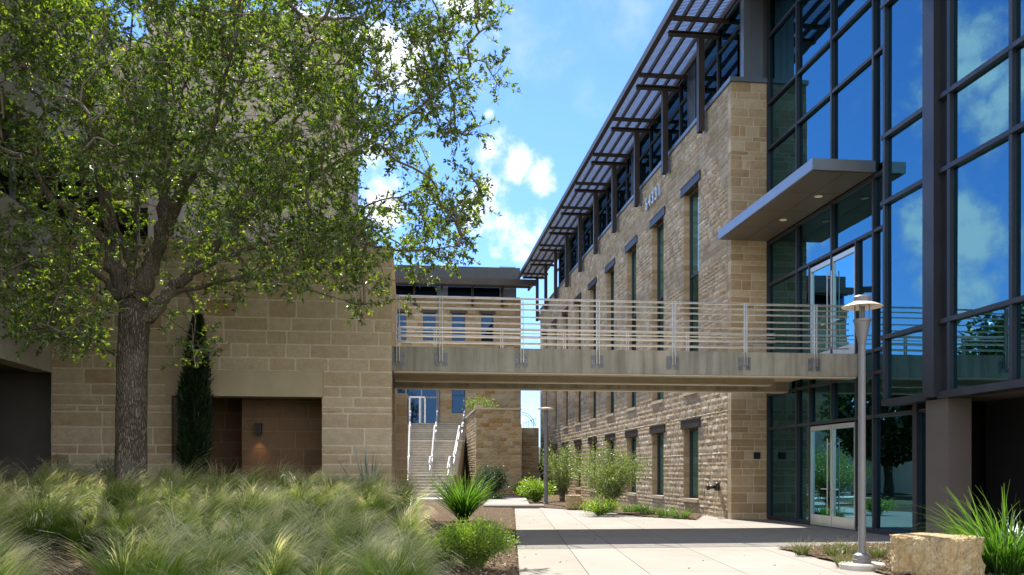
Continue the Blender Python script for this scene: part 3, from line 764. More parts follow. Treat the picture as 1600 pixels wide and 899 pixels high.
grid_sheet('back_bed',M['mulch'],-.30,5.5,19.6,44,60,240,lambda x,y:np.where(x<rib_left(y),.012+.02*wob(x,y)*np.clip((rib_left(y)-x),0,1),-.045))
for nm in ('planting_bed','back_bed'): tag(bpy.data.objects[nm],kind='structure')
# bed along the stone facade
def poly_in(poly):
    P=np.array([(p[0],p[1]) for p in poly])
    def f(x,y):
        ins=np.zeros(x.shape,bool); j=len(P)-1
        for i in range(len(P)):
            c=((P[i,1]>y)!=(P[j,1]>y))&(x<(P[j,0]-P[i,0])*(y-P[i,1])/(P[j,1]-P[i,1]+1e-12)+P[i,0]); ins^=c; j=i
        return ins
    return f
def bed(name,poly,h,step,mat):
    P=np.array([(p[0],p[1]) for p in poly]); x0,y0=P.min(0); x1,y1=P.max(0)
    o=grid_sheet(name,mat,x0,x1,y0,y1,int((x1-x0)/step)+2,int((y1-y0)/step)+2,lambda x,y:h+.012*wob(3*x,3*y),poly_in(poly)); return tag(o,kind='structure')
facbed=[G(1088,813)[:2],(XF-.03,28.2),(XF-.03,63),(fx(822,50),50),(fx(828,38),38),G(850,794)[:2],G(905,797.5)[:2],G(960,802)[:2],G(1005,808)[:2]]
bed('facade_bed',facbed,.03,.10,M['mulch'])
rbed=[G(1213,857.5)[:2],G(1388,851)[:2],(XB-.05,15.9),(XB-.05,8.5),(9.0,8.5),G(1392,901)[:2]]
bed('corner_bed',rbed,.03,.06,M['mulch'])
# distant hills
hx=np.linspace(-900,900,120); V=[]; 
for x in hx:
    h=14+16*math.sin(x*.006+1)+7*math.sin(x*.021)+3*math.sin(x*.07); V+=[(x,900+60*math.sin(x*.004),-2),(x,960,max(h,4)),(x,1100,-2)]
Fq=[]
for i in range(119): Fq+=[(3*i,3*i+3,3*i+4,3*i+1),(3*i+1,3*i+4,3*i+5,3*i+2)]
tag(np_mesh('hills',V,Fq,M['hill'],None,True),kind='structure')

# ================================================================ FOLIAGE TOOLS
def unit(v): return v/np.maximum(np.linalg.norm(v,axis=-1,keepdims=True),1e-9)
def leaf_geo(pos,dr,L,W,fold=.35):
    n=len(pos); dr=unit(dr); rnd=rng.normal(size=(n,3)); side=unit(np.cross(dr,rnd)); nrm=np.cross(side,dr)
    L=np.broadcast_to(L,(n,))[:,None]; W=np.broadcast_to(W,(n,))[:,None]
    b=pos; t=pos+dr*L; m=pos+dr*L*.45+nrm*W*fold*.5
    l=m+side*W*.5+nrm*W*fold*.3; r=m-side*W*.5+nrm*W*fold*.3
    V=np.stack([b,l,t,r],1).reshape(-1,3); i=np.arange(n)*4
    Fq=np.stack([np.stack([i,i+1,i+2],1),np.stack([i,i+2,i+3],1)],1).reshape(-1,3)
    return V,Fq
def ribbon_geo(base,az,L,tilt,bend,W,seg=5,curl=None,power=1.4):
    n=len(base); pts=np.zeros((n,seg+1,3)); pts[:,0]=base; 
    if curl is None: curl=np.zeros(n)
    for s in range(seg):
        f=(s+.5)/seg; ph=tilt+bend*f**power; a=az+curl*f
        d=np.stack([np.sin(ph)*np.cos(a),np.sin(ph)*np.sin(a),np.cos(ph)],1)
        pts[:,s+1]=pts[:,s]+d*(L/seg)[:,None]
    tw=rng.uniform(0,np.pi,n); sd=np.stack([np.cos(tw),np.sin(tw),np.zeros(n)],1)[:,None,:]
    ts=np.linspace(0,1,seg+1); prof=np.minimum(1,1.25-1.1*ts**2)[None,:,None]*.5*W[:,None,None]
    A=pts-sd*prof; Bv=pts+sd*prof
    V=np.stack([A,Bv],2).reshape(-1,3); b0=(np.arange(n)*(seg+1)*2)[:,None]+(np.arange(seg)*2)[None,:]
    Fq=np.stack([b0,b0+1,b0+3,b0+2],-1).reshape(-1,4)
    return V,Fq,np.broadcast_to(np.repeat(ts,2)[None],(n,2*(seg+1))).reshape(-1)

# ================================================================ OAK TREE
TB=at(206,790,15.5); tx,ty=TB[0],TB[1]; tz=float(berm(np.array(tx),np.array(ty)))
oak=empty('oak_tree',(tx,ty,tz),'large oak with rough trunk and airy green crown over the feather grass','tree')
limb_px={ # (px,py,depth offset,radius)
 'A':[(206,470,0,.215),(186,430,0,.155),(176,385,.1,.13),(170,330,.2,.11),(152,245,.5,.085),(122,120,.9,.06),(95,0,1.2,.04),(80,-90,1.4,.02)],
 'B':[(180,405,.05,.09),(150,362,-.3,.078),(110,328,-.6,.068),(80,310,-.9,.06),(45,255,-1.3,.045),(0,232,-1.7,.035),(-70,200,-2.2,.02)],
 'C':[(206,465,-.05,.09),(203,420,-.3,.065),(192,375,-.7,.055),(172,340,-1.2,.045),(150,270,-2,.03),(140,180,-2.6,.02)],
 'D':[(214,470,0,.20),(232,425,.0,.15),(245,390,.1,.125),(255,330,.3,.105),(262,240,.4,.085),(256,120,.6,.06),(268,10,.7,.04),(285,-90,.8,.02)],
 'E':[(243,405,.05,.085),(262,362,-.3,.07),(285,305,-.7,.055),(325,225,-1.2,.042),(352,120,-1.7,.03),(380,10,-2,.018)],
 'F':[(228,505,0,.15),(252,472,.05,.115),(278,445,.1,.105),(300,424,.1,.09),(345,375,.3,.075),(400,330,.5,.06),(480,285,.6,.045),(570,225,.7,.032),(660,165,.7,.02),(735,105,.7,.01)],
 'G':[(300,426,.1,.06),(355,402,-.3,.047),(430,378,-.7,.036),(520,372,-1.0,.026),(620,392,-1.2,.016),(715,385,-1.3,.009)],
 'H':[(340,378,.25,.06),(385,300,.8,.05),(440,215,1.3,.04),(510,120,1.8,.028),(590,30,2.0,.018),(650,-50,2.1,.01)],
 'I':[(188,470,0,.07),(165,440,-.2,.05),(128,412,-.5,.04),(70,400,-1,.03),(5,425,-1.5,.02),(-60,440,-1.9,.012)],
 'J':[(250,360,.2,.07),(300,255,1.2,.05),(350,170,1.9,.035),(420,60,2.4,.022),(470,-60,2.6,.012)],
 'K':[(205,430,.1,.07),(215,345,.9,.055),(205,250,1.7,.042),(200,130,2.3,.028),(210,0,2.6,.016)],
 'L':[(262,460,.1,.05),(330,445,-.2,.034),(410,430,-.5,.024),(480,452,-.7,.014),(540,470,-.8,.008)],
 'N':[(280,443,.1,.035),(300,470,-.1,.022),(305,510,-.2,.012),(298,540,-.2,.007)],
 'P':[(122,415,-.5,.02),(105,450,-.7,.013),(100,500,-.8,.008),(140,560,-.8,.005)],
}
NP=[];NPar=[];NRad=[]
wood=MB(); limbm=MB(); D0=15.5
def smooth_path(P,sub=4):
    P=np.array(P); out=[]
    for i in range(len(P)-1):
        p0=P[max(i-1,0)];p1=P[i];p2=P[i+1];p3=P[min(i+2,len(P)-1)]
        for s in range(sub):
            t=s/sub; out.append(.5*((2*p1)+(-p0+p2)*t+(2*p0-5*p1+4*p2-p3)*t*t+(-p0+3*p1-3*p2+p3)*t**3))
    out.append(P[-1]); return np.array(out)
tr=[(206,812,0,.40),(206,790,0,.33),(205,765,0,.28),(205,720,0,.26),(206,650,0,.25),(207,580,0,.248),(209,530,0,.255),(210,495,0,.255),(209,470,0,.21)]
def limb(spec,n,jit=0.0):
    P=[list(at(p,q,D0+dz))+[r] for p,q,dz,r in spec]; S_=smooth_path(P,5)
    if jit: S_[1:-1,:3]+=rng.normal(size=(len(S_)-2,3))*jit*S_[1:-1,3:4]
    return S_
S_=limb(tr,0)
def fat_tube(S_,n):
    V=[];Fc=[]
    for i,s in enumerate(S_):
        for kk in range(n):
            a=2*math.pi*kk/n; r=s[3]*(1+.045*math.sin(3*a+i*.13)+.04*math.sin(7*a-i*.21)+.02*math.sin(13*a+i*.9))
            V.append((s[0]+r*math.cos(a),s[1]+r*math.sin(a),s[2]))
    for i in range(len(S_)-1):
        for kk in range(n): Fc.append((i*n+kk,i*n+(kk+1)%n,(i+1)*n+(kk+1)%n,(i+1)*n+kk))
    wood.add(V,Fc)
fat_tube(S_,28)
limbs=[]
for kx,spec in limb_px.items():
    L_=limb(spec,0,.25); limbs.append(L_)
    (wood if L_[0,3]>.5 else limbm).tube([p[:3] for p in L_],[max(p[3],.004) for p in L_],12 if L_[0,3]>.08 else 8)
    for p in L_[2:]: NP.append(p[:3]); NPar.append(-1); NRad.append(p[3])
# crown envelope
env=[(-150,-170),(640,-170),(720,-80),(770,5),(782,50),(798,120),(765,170),(752,260),(772,345),(745,400),(690,425),(640,470),(585,495),(520,455),(440,455),(350,470),(330,560),(300,585),(270,500),(235,420),(180,400),(150,430),(150,570),(110,545),(60,535),(-20,500),(-150,520)]
pin=poly_in(env)
tg=[]
while len(tg)<1950:
    px,py=rng.uniform(-150,800),rng.uniform(-170,590)
    if not pin(np.array([px]),np.array([py]))[0]: continue
    if py>300 and 150<px<300 and rng.random()<.82: continue
    if py>430 and rng.random()<.25: continue
    if -40<px<170 and 255<py<350 and rng.random()<.55: continue
    if px>580 and rng.random()<.42: continue
    dens=.5+.5*math.sin(px*.021+1.3*math.sin(py*.017))*math.sin(py*.026+1.1*math.cos(px*.013))
    if rng.random()>.26+.74*dens: continue
    ex=abs((px-300)/480.); half=3.1*math.sqrt(max(.05,1-min(.97,ex)**2))
    tg.append(at(px,py,D0+rng.uniform(-1,1)*half))
tg=np.array(tg); NPa=np.array(NP)
d0=np.array([np.min(np.linalg.norm(NPa-t,axis=1)) for t in tg]); order=np.argsort(d0)
nodes=list(NP); tips=[]; segs=[]; wcount=[]
parent_of={}
arr=np.zeros((len(NP)+len(tg)*3+5,3)); arr[:len(NP)]=NPa; cnt=len(NP)
par=-np.ones(len(arr),int)
for ti in order:
    t=tg[ti]; dv=t-arr[:cnt]; dist=np.linalg.norm(dv,axis=1); j=int(np.argmin(dist+ .25*np.maximum(0,-(dv[:,2]))))
    a=arr[j].copy(); L0=dist[j]
    if L0<.05: continue
    nrm=rng.normal(size=3)*.10*L0; up=np.array((0,0,.10*L0))
    p1=a+(t-a)*.35+nrm+up; p2=a+(t-a)*.7+nrm*.6+up*.8
    pj=j
    for q in (p1,p2,t):
        arr[cnt]=q; par[cnt]=pj; pj=cnt; cnt+=1
    tips.append((cnt-1,t-a))
w=np.zeros(cnt)
for tid,_ in tips: w[tid]+=1
for i in range(cnt-1,len(NP)-1,-1):
    if par[i]>=0: w[par[i]]+=w[i]
tw=MB()
for i in range(len(NP),cnt):
    r1=min(.0045*math.sqrt(w[i])+.0015,.03); pi=par[i]; r0=min(.0045*math.sqrt(max(w[pi],w[i]))+.0015,.03) if pi>=len(NP) else r1*1.15
    tw.tube([arr[pi],arr[i]],[r0,r1],5,False)
lp=[];ld=[]
for tid,dv in tips:
    t=arr[tid]; out=unit(dv[None])[0]
    ntw=rng.integers(5,9)
    for _ in range(ntw):
        d=unit((out*.7+rng.normal(size=3)*.75+np.array((0,0,.05)))[None])[0]; Lt=rng.uniform(.18,.50)
        st=t-out*rng.uniform(0,.35); e=st+d*Lt
        tw.tube([st,e],[.0035,.0018],4,False)
        nl=int(5+Lt*20)
        s=rng.uniform(.1,1.03,nl)**.5
        pp=st+(e-st)*s[:,None]; dd_=d*.55+rng.normal(size=(nl,3))*.6
        dd_[:,2]-=.05
        lp.append(pp); ld.append(dd_)
lp=np.concatenate(lp); ld=np.concatenate(ld)
V,Fq=leaf_geo(lp,ld,rng.uniform(.06,.12,len(lp)),rng.uniform(.028,.05,len(lp)))
np_mesh('crown',V,Fq,M['leaf'],oak)
wood.build('trunk',M['bark'],oak,True); limbm.build('limbs',M['bark_pale'],oak,True); tw.build('twigs',M['twig'],oak,True)

# ================================================================ CYPRESS
cb=G(303,760,.7); cpos=at(303,735,18.35); cz=float(berm(cpos[0],cpos[1]))
cyp=empty('cypress_tree',(cpos[0],cpos[1],cz),'narrow dark columnar cypress beside the wall niche','tree')
n=11000; hh=4.62-cz; s=rng.uniform(.02,1,n); prof=.275*np.minimum(1,(1-s)*2.3+.05)**.7*np.minimum(1,.62+s*1.3)
a=rng.uniform(0,2*np.pi,n); rr=prof*np.sqrt(rng.uniform(.25,1,n))*(1+.22*np.sin(5*a+s*17)+.12*np.sin(9*a-s*31))
pos=np.stack([cpos[0]+rr*np.cos(a)+.08*s*s,cpos[1]+rr*np.sin(a),cz+s*hh],1)
dr=np.stack([np.cos(a)*.45,np.sin(a)*.45,np.ones(n)*1.0],1)+rng.normal(size=(n,3))*.25
V,Fq=leaf_geo(pos,dr,rng.uniform(.08,.18,n),rng.uniform(.02,.04,n)); np_mesh('crown',V,Fq,M['leaf_cyp'],cyp)
mb=MB(); mb.tube([(cpos[0],cpos[1],cz-.05),(cpos[0]+.02,cpos[1],cz+3.2)],[.07,.02],8); mb.build('trunk',M['twig'],cyp)

# ================================================================ FEATHER GRASS
cl=[]
tries=0
while tries<9000 and len(cl)<230:
    tries+=1; y=rng.uniform(8.0,18.9); x=rng.uniform(-7.2,1.6); lat=x-rib_left(y)
    pxx=800+F*((x*CT-y*ST)/(x*ST+y*CT)); dep=x*ST+y*CT
    if lat>-1.2-.12*(y-9): continue
    if pxx<-140: continue
    zz=float(berm(np.array(x),np.array(y))); pyy=HZ-(zz-H)/dep*F
    if pyy>868 and 20<pxx<205: continue
    if math.hypot(x-tx,y-ty)<.5 or math.hypot(x-cpos[0],y-cpos[1])<.5: continue
    if any((x-c[0])**2+(y-c[1])**2<.52**2 for c in cl): continue
    cl.append((x,y,zz,pxx))
Bs=[];Az=[];Ls=[];Ti=[];Be=[];Ws=[];Cu=[];To=[]
for x,y,z,pxx in cl:
    dep=x*ST+y*CT; k=int(780*min(1.25,12.5/dep)) ; sc=rng.uniform(.66,1.14)
    a=rng.uniform(0,2*np.pi,k); r=.12*np.sqrt(rng.uniform(0,1,k))*sc
    Bs.append(np.stack([x+r*np.cos(a),y+r*np.sin(a),np.full(k,z-.02)],1))
    nb=rng.integers(12,20); baz=rng.normal(.15,1.25,nb); bbe=rng.uniform(1.0,2.6,nb); bl=rng.uniform(.75,1.2,nb); bi=rng.integers(0,nb,k); bti=np.abs(rng.normal(.16,.14,nb)); bcu=rng.normal(.2,.35,nb)
    pl_=rng.random(k)<.48
    brd=.13*np.sqrt(rng.uniform(0,1,nb))*sc; ba=rng.uniform(0,2*np.pi,nb)
    Bs[-1][:,0]=np.where(pl_,x+brd[bi]*np.cos(ba[bi])+rng.normal(0,.012,k),Bs[-1][:,0]); Bs[-1][:,1]=np.where(pl_,y+brd[bi]*np.sin(ba[bi])+rng.normal(0,.012,k),Bs[-1][:,1])
    Az.append(np.where(pl_,baz[bi]+rng.normal(0,.16,k),a+rng.normal(0,.5,k)))
    Ls.append(np.where(pl_,bl[bi]*rng.uniform(.8,1.05,k),rng.uniform(.35,.72,k))*sc)
    Ti.append(np.where(pl_,bti[bi]+rng.normal(0,.05,k),np.abs(rng.normal(.16,.16,k))+.02)); Be.append(np.where(pl_,bbe[bi]+rng.normal(0,.08,k),rng.uniform(.2,1.3,k)))
    Ws.append(np.where(pl_,rng.uniform(.0045,.0085,k),rng.uniform(.004,.0075,k))); Cu.append(np.where(pl_,bcu[bi]+rng.normal(0,.06,k),rng.normal(.2,.35,k))); To.append(np.where(pl_,1.0,.5))
cat=np.concatenate
V,Fq,T=ribbon_geo(cat(Bs),cat(Az),cat(Ls),cat(Ti),cat(Be),cat(Ws),6,cat(Cu),2.0)
T=T.reshape(-1,14)*cat(To)[:,None]
o=np_mesh('feather_grass',V,Fq,M['plume'],None,False,T.ravel()); tag(o,'swath of pale tipped feather grass covering the raised bed','grass',kind='stuff')

# ================================================================ STRAP PLANTS, TUFTS, SHRUBS
def strap(name,base,n,Lr,Wr,tilt,bend,label,cat_,mat='blade',rad=.12,group=None,seg=6):
    b=np.array(base); a=rng.uniform(0,2*np.pi,n); r=rad*np.sqrt(rng.uniform(0,1,n))
    B_=np.stack([b[0]+r*np.cos(a),b[1]+r*np.sin(a),np.full(n,b[2]-.02)],1)
    V,Fq,T=ribbon_geo(B_,a+rng.normal(0,.45,n),rng.uniform(*Lr,n),np.abs(rng.normal(tilt,.2,n)),rng.uniform(*bend,n),rng.uniform(*Wr,n),seg,rng.normal(0,.3,n),1.6)
    o=np_mesh(name,V,Fq,M[mat],None,False,T); 
    me=o.data; me.transform(Matrix.Translation(-Vector(b))); o.location=b
    return tag(o,label,cat_,group)
p=G(724,812,.05); strap('strap_leaf_plant',(p[0],p[1],.05),300,(1.0,1.75),(.022,.042),.42,(.1,1.2),'tall arching strap leaved plant on mulch in front of the stairs','plant')
q=at(1572,897,12.3); strap('strap_leaf_plant',(q[0],q[1],.03),650,(.6,1.45),(.012,.024),.40,(.3,1.9),'dense deep green strap grass clump right of the limestone boulder','plant','blade',.34)
q=at(577,760,17.6); strap('yucca_plant',(q[0],q[1],float(berm(q[0],q[1]))),18,(.95,1.35),(.03,.045),.22,(.0,.2),'spiky blue green yucca poking above the feather grass by the wall','plant','blade_blue',.05)
tuft_spots=[(1252,866,'small pale grass tuft at the far left of the corner bed'),(1300,868,'thin straw coloured grass tuft between two tufts left of the lamp post'),(1325,866,'bushy green grass tuft just left of the lamp post'),(1372,872,'green grass tuft between lamp post and boulder'),(1318,884,'low sparse grass tuft in front of the lamp post')]
for px,py,lb in tuft_spots:
    p=G(px,py,.03); strap('grass_tuft',(p[0],p[1],.03),130,(.18,.42),(.005,.009),.45,(.3,1.4),lb,'grass tuft','blade_dull',.10,'grass tufts in the corner bed',5)
for px,py,lb in ((985,800,'low grass tuft under the second window beside the big shrub'),(1012,804,'yellow green grass tuft in the middle of the facade strip'),(1040,807,'small grass tuft at the foot of the stone facade under the nearest window'),(1064,809,'last small grass tuft at the near tip of the facade strip'),(1000,799,'grass tuft close to the stone facade behind the strip edge')):
    p=G(px,py,.03); strap('grass_tuft',(p[0],p[1],.03),150,(.25,.5),(.008,.014),.5,(.3,1.3),lb,'grass tuft','blade',.22,'grass tufts along the stone facade',4)

def shrub(name,base,h,w,nst,nl,L,W,mat,label,spread=.5,fill=.25,cat_='shrub',up=.6):
    b=np.array(base); e=empty(name,tuple(b),label,cat_)
    st=MB(); P=[];D=[]
    for i in range(nst):
        a=rng.uniform(0,2*np.pi); r=w*.5*math.sqrt(rng.uniform(.02,1)); hh=h*rng.uniform(.72,1.0)*(1-.35*(r/(w*.5))**2)
        tip=b+np.array((r*math.cos(a),r*math.sin(a),hh)); mid=b+np.array((r*math.cos(a)*.38,r*math.sin(a)*.38,hh*.55))
        pts=smooth_path([list(b+rng.normal(size=3)*np.array((.05,.05,0))),list(mid),list(tip)],4)
        st.tube(pts,[.014*(1-.8*t) for t in np.linspace(0,1,len(pts))],4,False)
        k=nl//nst; s=np.clip(rng.uniform(fill,1.02,k)**.75,0,1); idx=s*(len(pts)-1); i0=np.minimum(idx.astype(int),len(pts)-2); f=(idx-i0)[:,None]
        q=pts[i0]*(1-f)+pts[i0+1]*f+rng.normal(size=(k,3))*(.02+spread*w*.07*s[:,None])
        dirp=unit((tip-mid)[None])[0]
        P.append(q); D.append(dirp*up+rng.normal(size=(k,3))*.6)
    P=cat(P); D=cat(D); V,Fq=leaf_geo(P,D,rng.uniform(*L,len(P)),rng.uniform(*W,len(P))); np_mesh('foliage',V,Fq,M[mat],e); st.build('stems',M['twig'],e)
    return e
p=G(952,803); shrub('willow_shrub',(p[0],p[1],.03),2.5,2.7,46,8200,(.07,.13),(.018,.034),'leaf_shrub','big airy olive green shrub beside the pale block in front of the facade',.9)
p=G(872,784); shrub('willow_shrub',(p[0]+.2,p[1],.03),2.9,2.5,34,4200,(.09,.16),(.02,.04),'leaf_shrub','tall loose olive shrub right behind the slim far lamp post',.9,.12)
p=G(829,768); shrub('round_shrub',(p[0],p[1],.03),3.0,2.4,50,5000,(.12,.2),(.05,.09),'leaf_dark','dark green leafy bush below the short far wall',.9,.05)
p=G(838,786); shrub('round_shrub',(p[0],p[1],.03),1.05,1.7,40,3500,(.10,.18),(.03,.05),'leaf_lime','low bright green bush left of the slim far lamp post base',.9,.05)
p=G(820,780); shrub('round_shrub',(p[0],p[1],.03),.8,1.3,40,2500,(.10,.18),(.03,.05),'leaf_lime','low bright green bush at the edge of the raised walk',.9,.05)
p=G(938,807); shrub('round_shrub',(p[0],p[1],.03),.55,1.3,30,2500,(.05,.1),(.02,.03),'leaf_lime','low fresh green plant between the pale block and the big shrub',.9,.05)
p=at(768,768,44); shrub('round_shrub',(p[0],p[1],.05),1.7,1.6,40,4200,(.09,.15),(.04,.06),'leaf_dark','dark shrub against the foot of the rubble retaining wall',.9,.05)
p=at(752,640,54); shrub('round_shrub',(p[0],p[1],zt-.2),1.5,2.0,36,3000,(.09,.15),(.03,.05),'leaf_shrub','grey green shrub growing on top of the retaining wall',.9,.05)
p=G(740,894); shrub('lime_bush',(p[0],p[1],.03),.72,1.15,190,22000,(.035,.06),(.009,.015),'leaf_lime','low lime green feathery bush on the mulch beside the tan path',.6,.02,'bush',1.0)
p=G(693,896); shrub('lime_bush',(p[0],p[1],.05),.48,.9,120,9000,(.03,.055),(.007,.012),'leaf_lime','darker low green bush merging with the feather grass edge',.6,.02,'bush',1.0)
for px,d,lb in ((95,17.4,'silver sage plant at the left in front of the stone wall'),(165,17.6,'silver sage plant next to the oak trunk')):
    q=at(px,760,d); z=float(berm(q[0],q[1])); shrub('sage_plant',(q[0],q[1],z),1.02,.95,46,4200,(.03,.06),(.015,.028),'leaf_sage',lb,.6,.2,'plant')
p=G(775,783,.02); shrub('trailing_plant',(p[0],p[1],.03),.3,1.3,40,2400,(.04,.08),(.02,.03),'leaf_dark','low dark trailing plant along the kerb of the raised walk',.9,.05,'plant')
# trees beyond the parking building, seen mirrored in the lobby glass
for (x,y,h,w,lb) in ((-13,43,10.5,9,'broad dark tree mirrored in the bay glass left of the deep fin'),(-21,39,9,9,'dark tree mirrored low in the bay glass right of the deep fin'),(-8,52,8.5,8,'dark tree mirrored in the upper lobby door')):
    e=empty('shade_tree',(x,y,0),lb,'tree')
    n=7000; v=unit(rng.normal(size=(n,3)))*(rng.uniform(.3,1,n)**.4)[:,None]; lob_=1+.25*np.sin(v[:,0]*7+x)*np.sin(v[:,1]*6)*np.cos(v[:,2]*5)
    P=np.array((x,y,h*.62))+v*lob_[:,None]*np.array((w/2,w/2,h*.38)); V,Fq=leaf_geo(P,rng.normal(size=(n,3)),rng.uniform(.3,.6,n),rng.uniform(.2,.35,n)); np_mesh('crown',V,Fq,M['leaf_wood'],e)
    m=MB(); m.tube([(x,y,-.1),(x+.1,y,h*.6)],[.3,.15],8); m.build('trunk',M['bark'],e)

# loose bark chips and leaf litter
def scatter(name,n,box,ok,zf,sz,mat,label,cat_):
    x=rng.uniform(box[0],box[1],n); y=rng.uniform(box[2],box[3],n); m=ok(x,y); x,y=x[m],y[m]; z=zf(x,y)+.008
    d=rng.normal(size=(len(x),3)); d[:,2]*=.25
    V,Fq=leaf_geo(np.stack([x,y,z],1),d,rng.uniform(sz[0],sz[1],len(x)),rng.uniform(sz[0]*.35,sz[1]*.4,len(x)))
    tag(np_mesh(name,V,Fq,M[mat]),label,cat_,None,'stuff')
M['chip']=m_leaf('bark chip',[(0,(.09,.06,.035)),(.5,(.24,.17,.11)),(.85,(.42,.33,.23)),(1,(.55,.46,.34))],(1,1,1),.1,.03)
M['litter']=m_leaf('dry leaf',[(0,(.10,.07,.03)),(.6,(.22,.16,.07)),(1,(.14,.16,.05))],(1.2,1.2,1),.25,.03)
scatter('bark_chips',30000,(-6,2.6,8,24),lambda x,y:(x<rib_left(y)-.03)&(x-rib_left(y)>-4.5)&((y<19.4)|(x>0)),lambda x,y:np.where(y<19.5,berm(x,y),.02),(.03,.09),'chip','loose bark chips covering the planting bed','mulch')
inb=poly_in(rbed); scatter('bark_chips',9000,(6,10.4,8.5,16.5),lambda x,y:inb(x,y),lambda x,y:.04+0*x,(.02,.06),'chip','loose bark chips around the lamp post and boulder','mulch')
scatter('leaf_litter',700,(1.5,10.5,8,30),lambda x,y:(x>rib_left(y))&((rng.random(len(x))<np.exp(-(x-rib_left(y))/.5))|(rng.random(len(x))<.06)),lambda x,y:0*x+.002,(.025,.06),'litter','sparse dry leaf litter on the pale paving','litter')

# ================================================================ LAMP POSTS, BOULDERS
lpz=G(1347,886,.03); lx,ly=lpz[0],lpz[1]
E=empty('lamp_post',(lx,ly,.0),'grey lamp post with wide disc shade standing in the corner bed','lamp post')
mb=MB(); mb.lathe([(0,0),(.33,0),(.33,.07),(.31,.09),(0,.09)],(lx,ly,.0),28); mb.build('footing',M['step_concrete'],E)
mb=MB(); mb.lathe([(.13,.09),(.13,.14),(.12,.15),(.12,.21),(.065,.24),(.055,.3),(.050,3.060),(.050,3.330),(.09,3.530),(.115,3.670),(.13,3.685),(.13,3.715),(0,3.715)],(lx,ly,0),24); mb.build('pole',M['lamp_metal'],E,False)
mb=MB()
for i in range(4):
    a=math.pi/4+i*math.pi/2; mb.tube([(lx+.105*math.cos(a),ly+.105*math.sin(a),3.710),(lx+.105*math.cos(a),ly+.105*math.sin(a),3.940)],.009,6)
mb.tube([(lx,ly,3.710),(lx,ly,3.910)],.022,8); mb.build('lamp_cage',M['lamp_metal'],E)
mb=MB(); tl=R(4)
mb.lathe([(.0,3.930),(.10,3.930),(.288,3.895),(.294,3.900),(.288,3.905),(.12,3.980)],(lx,ly,0),40); mb.build('lamp_shade',M['white_metal'],E)
mb=MB(); mb.lathe([(.125,3.975),(.125,4.045),(.105,4.065),(0,4.068)],(lx,ly,0),28); mb.build('lamp_cap',M['lamp_metal'],E)
l2=G(853,789,.0); x2,y2=l2[0],l2[1]; d2=x2*ST+y2*CT; h2=H+(HZ-637)/F*d2
E2=empty('lamp_post',(x2,y2,0),'slim far lamp post with flat white head among the shrubs by the facade','lamp post')
mb=MB(); mb.lathe([(.12,0),(.12,.08),(.09,.1),(.085,h2-.1),(0,h2-.1)],(x2,y2,0),14); mb.build('pole',M['lamp_metal'],E2)
mb=MB(); mb.lathe([(0,h2-.10),(.36,h2-.08),(.37,h2-.04),(.12,h2),(0,h2+.02)],(x2,y2,0),24); mb.build('lamp_head',M['white_metal'],E2)

def boulder(name,c,L,Wd,Hh,rot,seed,label,amp=.05,n=26,fine=0.0):
    rd_=np.random.default_rng(seed); mb=MB(); V={};Fc=[];vl=[]
    def vid(p):
        kx=tuple(np.round(p,5))
        if kx not in V: V[kx]=len(vl); vl.append(np.array(p,float))
        return V[kx]
    nl,nw,nh=n,int(n*Wd/L)+3,int(n*Hh/L)+3
    def side(fn,a,b):
        for i in range(a):
            for j in range(b): Fc.append(tuple(vid(fn(u,v)) for u,v in ((i/a,j/b),((i+1)/a,j/b),((i+1)/a,(j+1)/b),(i/a,(j+1)/b))))
    side(lambda u,v:(u-.5,-.5,v),nl,nh); side(lambda u,v:(u-.5,.5,v),nl,nh); side(lambda u,v:(-.5,u-.5,v),nw,nh); side(lambda u,v:(.5,u-.5,v),nw,nh); side(lambda u,v:(u-.5,v-.5,1),nl,nw)
    ph=rd_.uniform(0,6,(14,1)); K=rd_.normal(size=(14,3))*np.array([[9.]]) ; A=rd_.uniform(.3,1,(14,1)); K[7:]*=2.4; A[7:]*=.45
    Pv=np.array(vl); X=Pv*np.array((L,Wd,Hh))
    nse=(A*np.sin(K@X.T+ph)).sum(0)/4
    cen=X-np.array((0,0,Hh*.5)); 
    dirn=unit(Pv-np.array((0,0,.5)))
    top=(Pv[:,2]>.999)
    disp=nse*amp*np.where(top,.25,1.0)
    rnd=.05*np.minimum(L,Wd)
    e=np.sort(np.abs(Pv-np.array((0,0,.5))),axis=1)[:,1]; shrink=np.clip((e-.40)/.1,0,1)*rnd
    if fine:
        from mathutils import noise as mn
        fn=np.array([mn.fractal(Vector(q)*5.0+Vector((seed,0,0)),1.0,2.0,5)+.8*abs(mn.noise(Vector(q)*13.0)) for q in X])
        disp=disp+fine*fn*np.where(top,.25,1.0)
    X=X+dirn*(disp-shrink)[:,None]; X[:,2]=np.maximum(X[:,2],-.05)
    ca,sa=math.cos(rot),math.sin(rot); Xr=np.stack([X[:,0]*ca-X[:,1]*sa,X[:,0]*sa+X[:,1]*ca,X[:,2]],1)
    mb.add(Xr,Fc); o=mb.build(name,M['boulder'],None,False); o.location=c; return tag(o,label,'boulder')
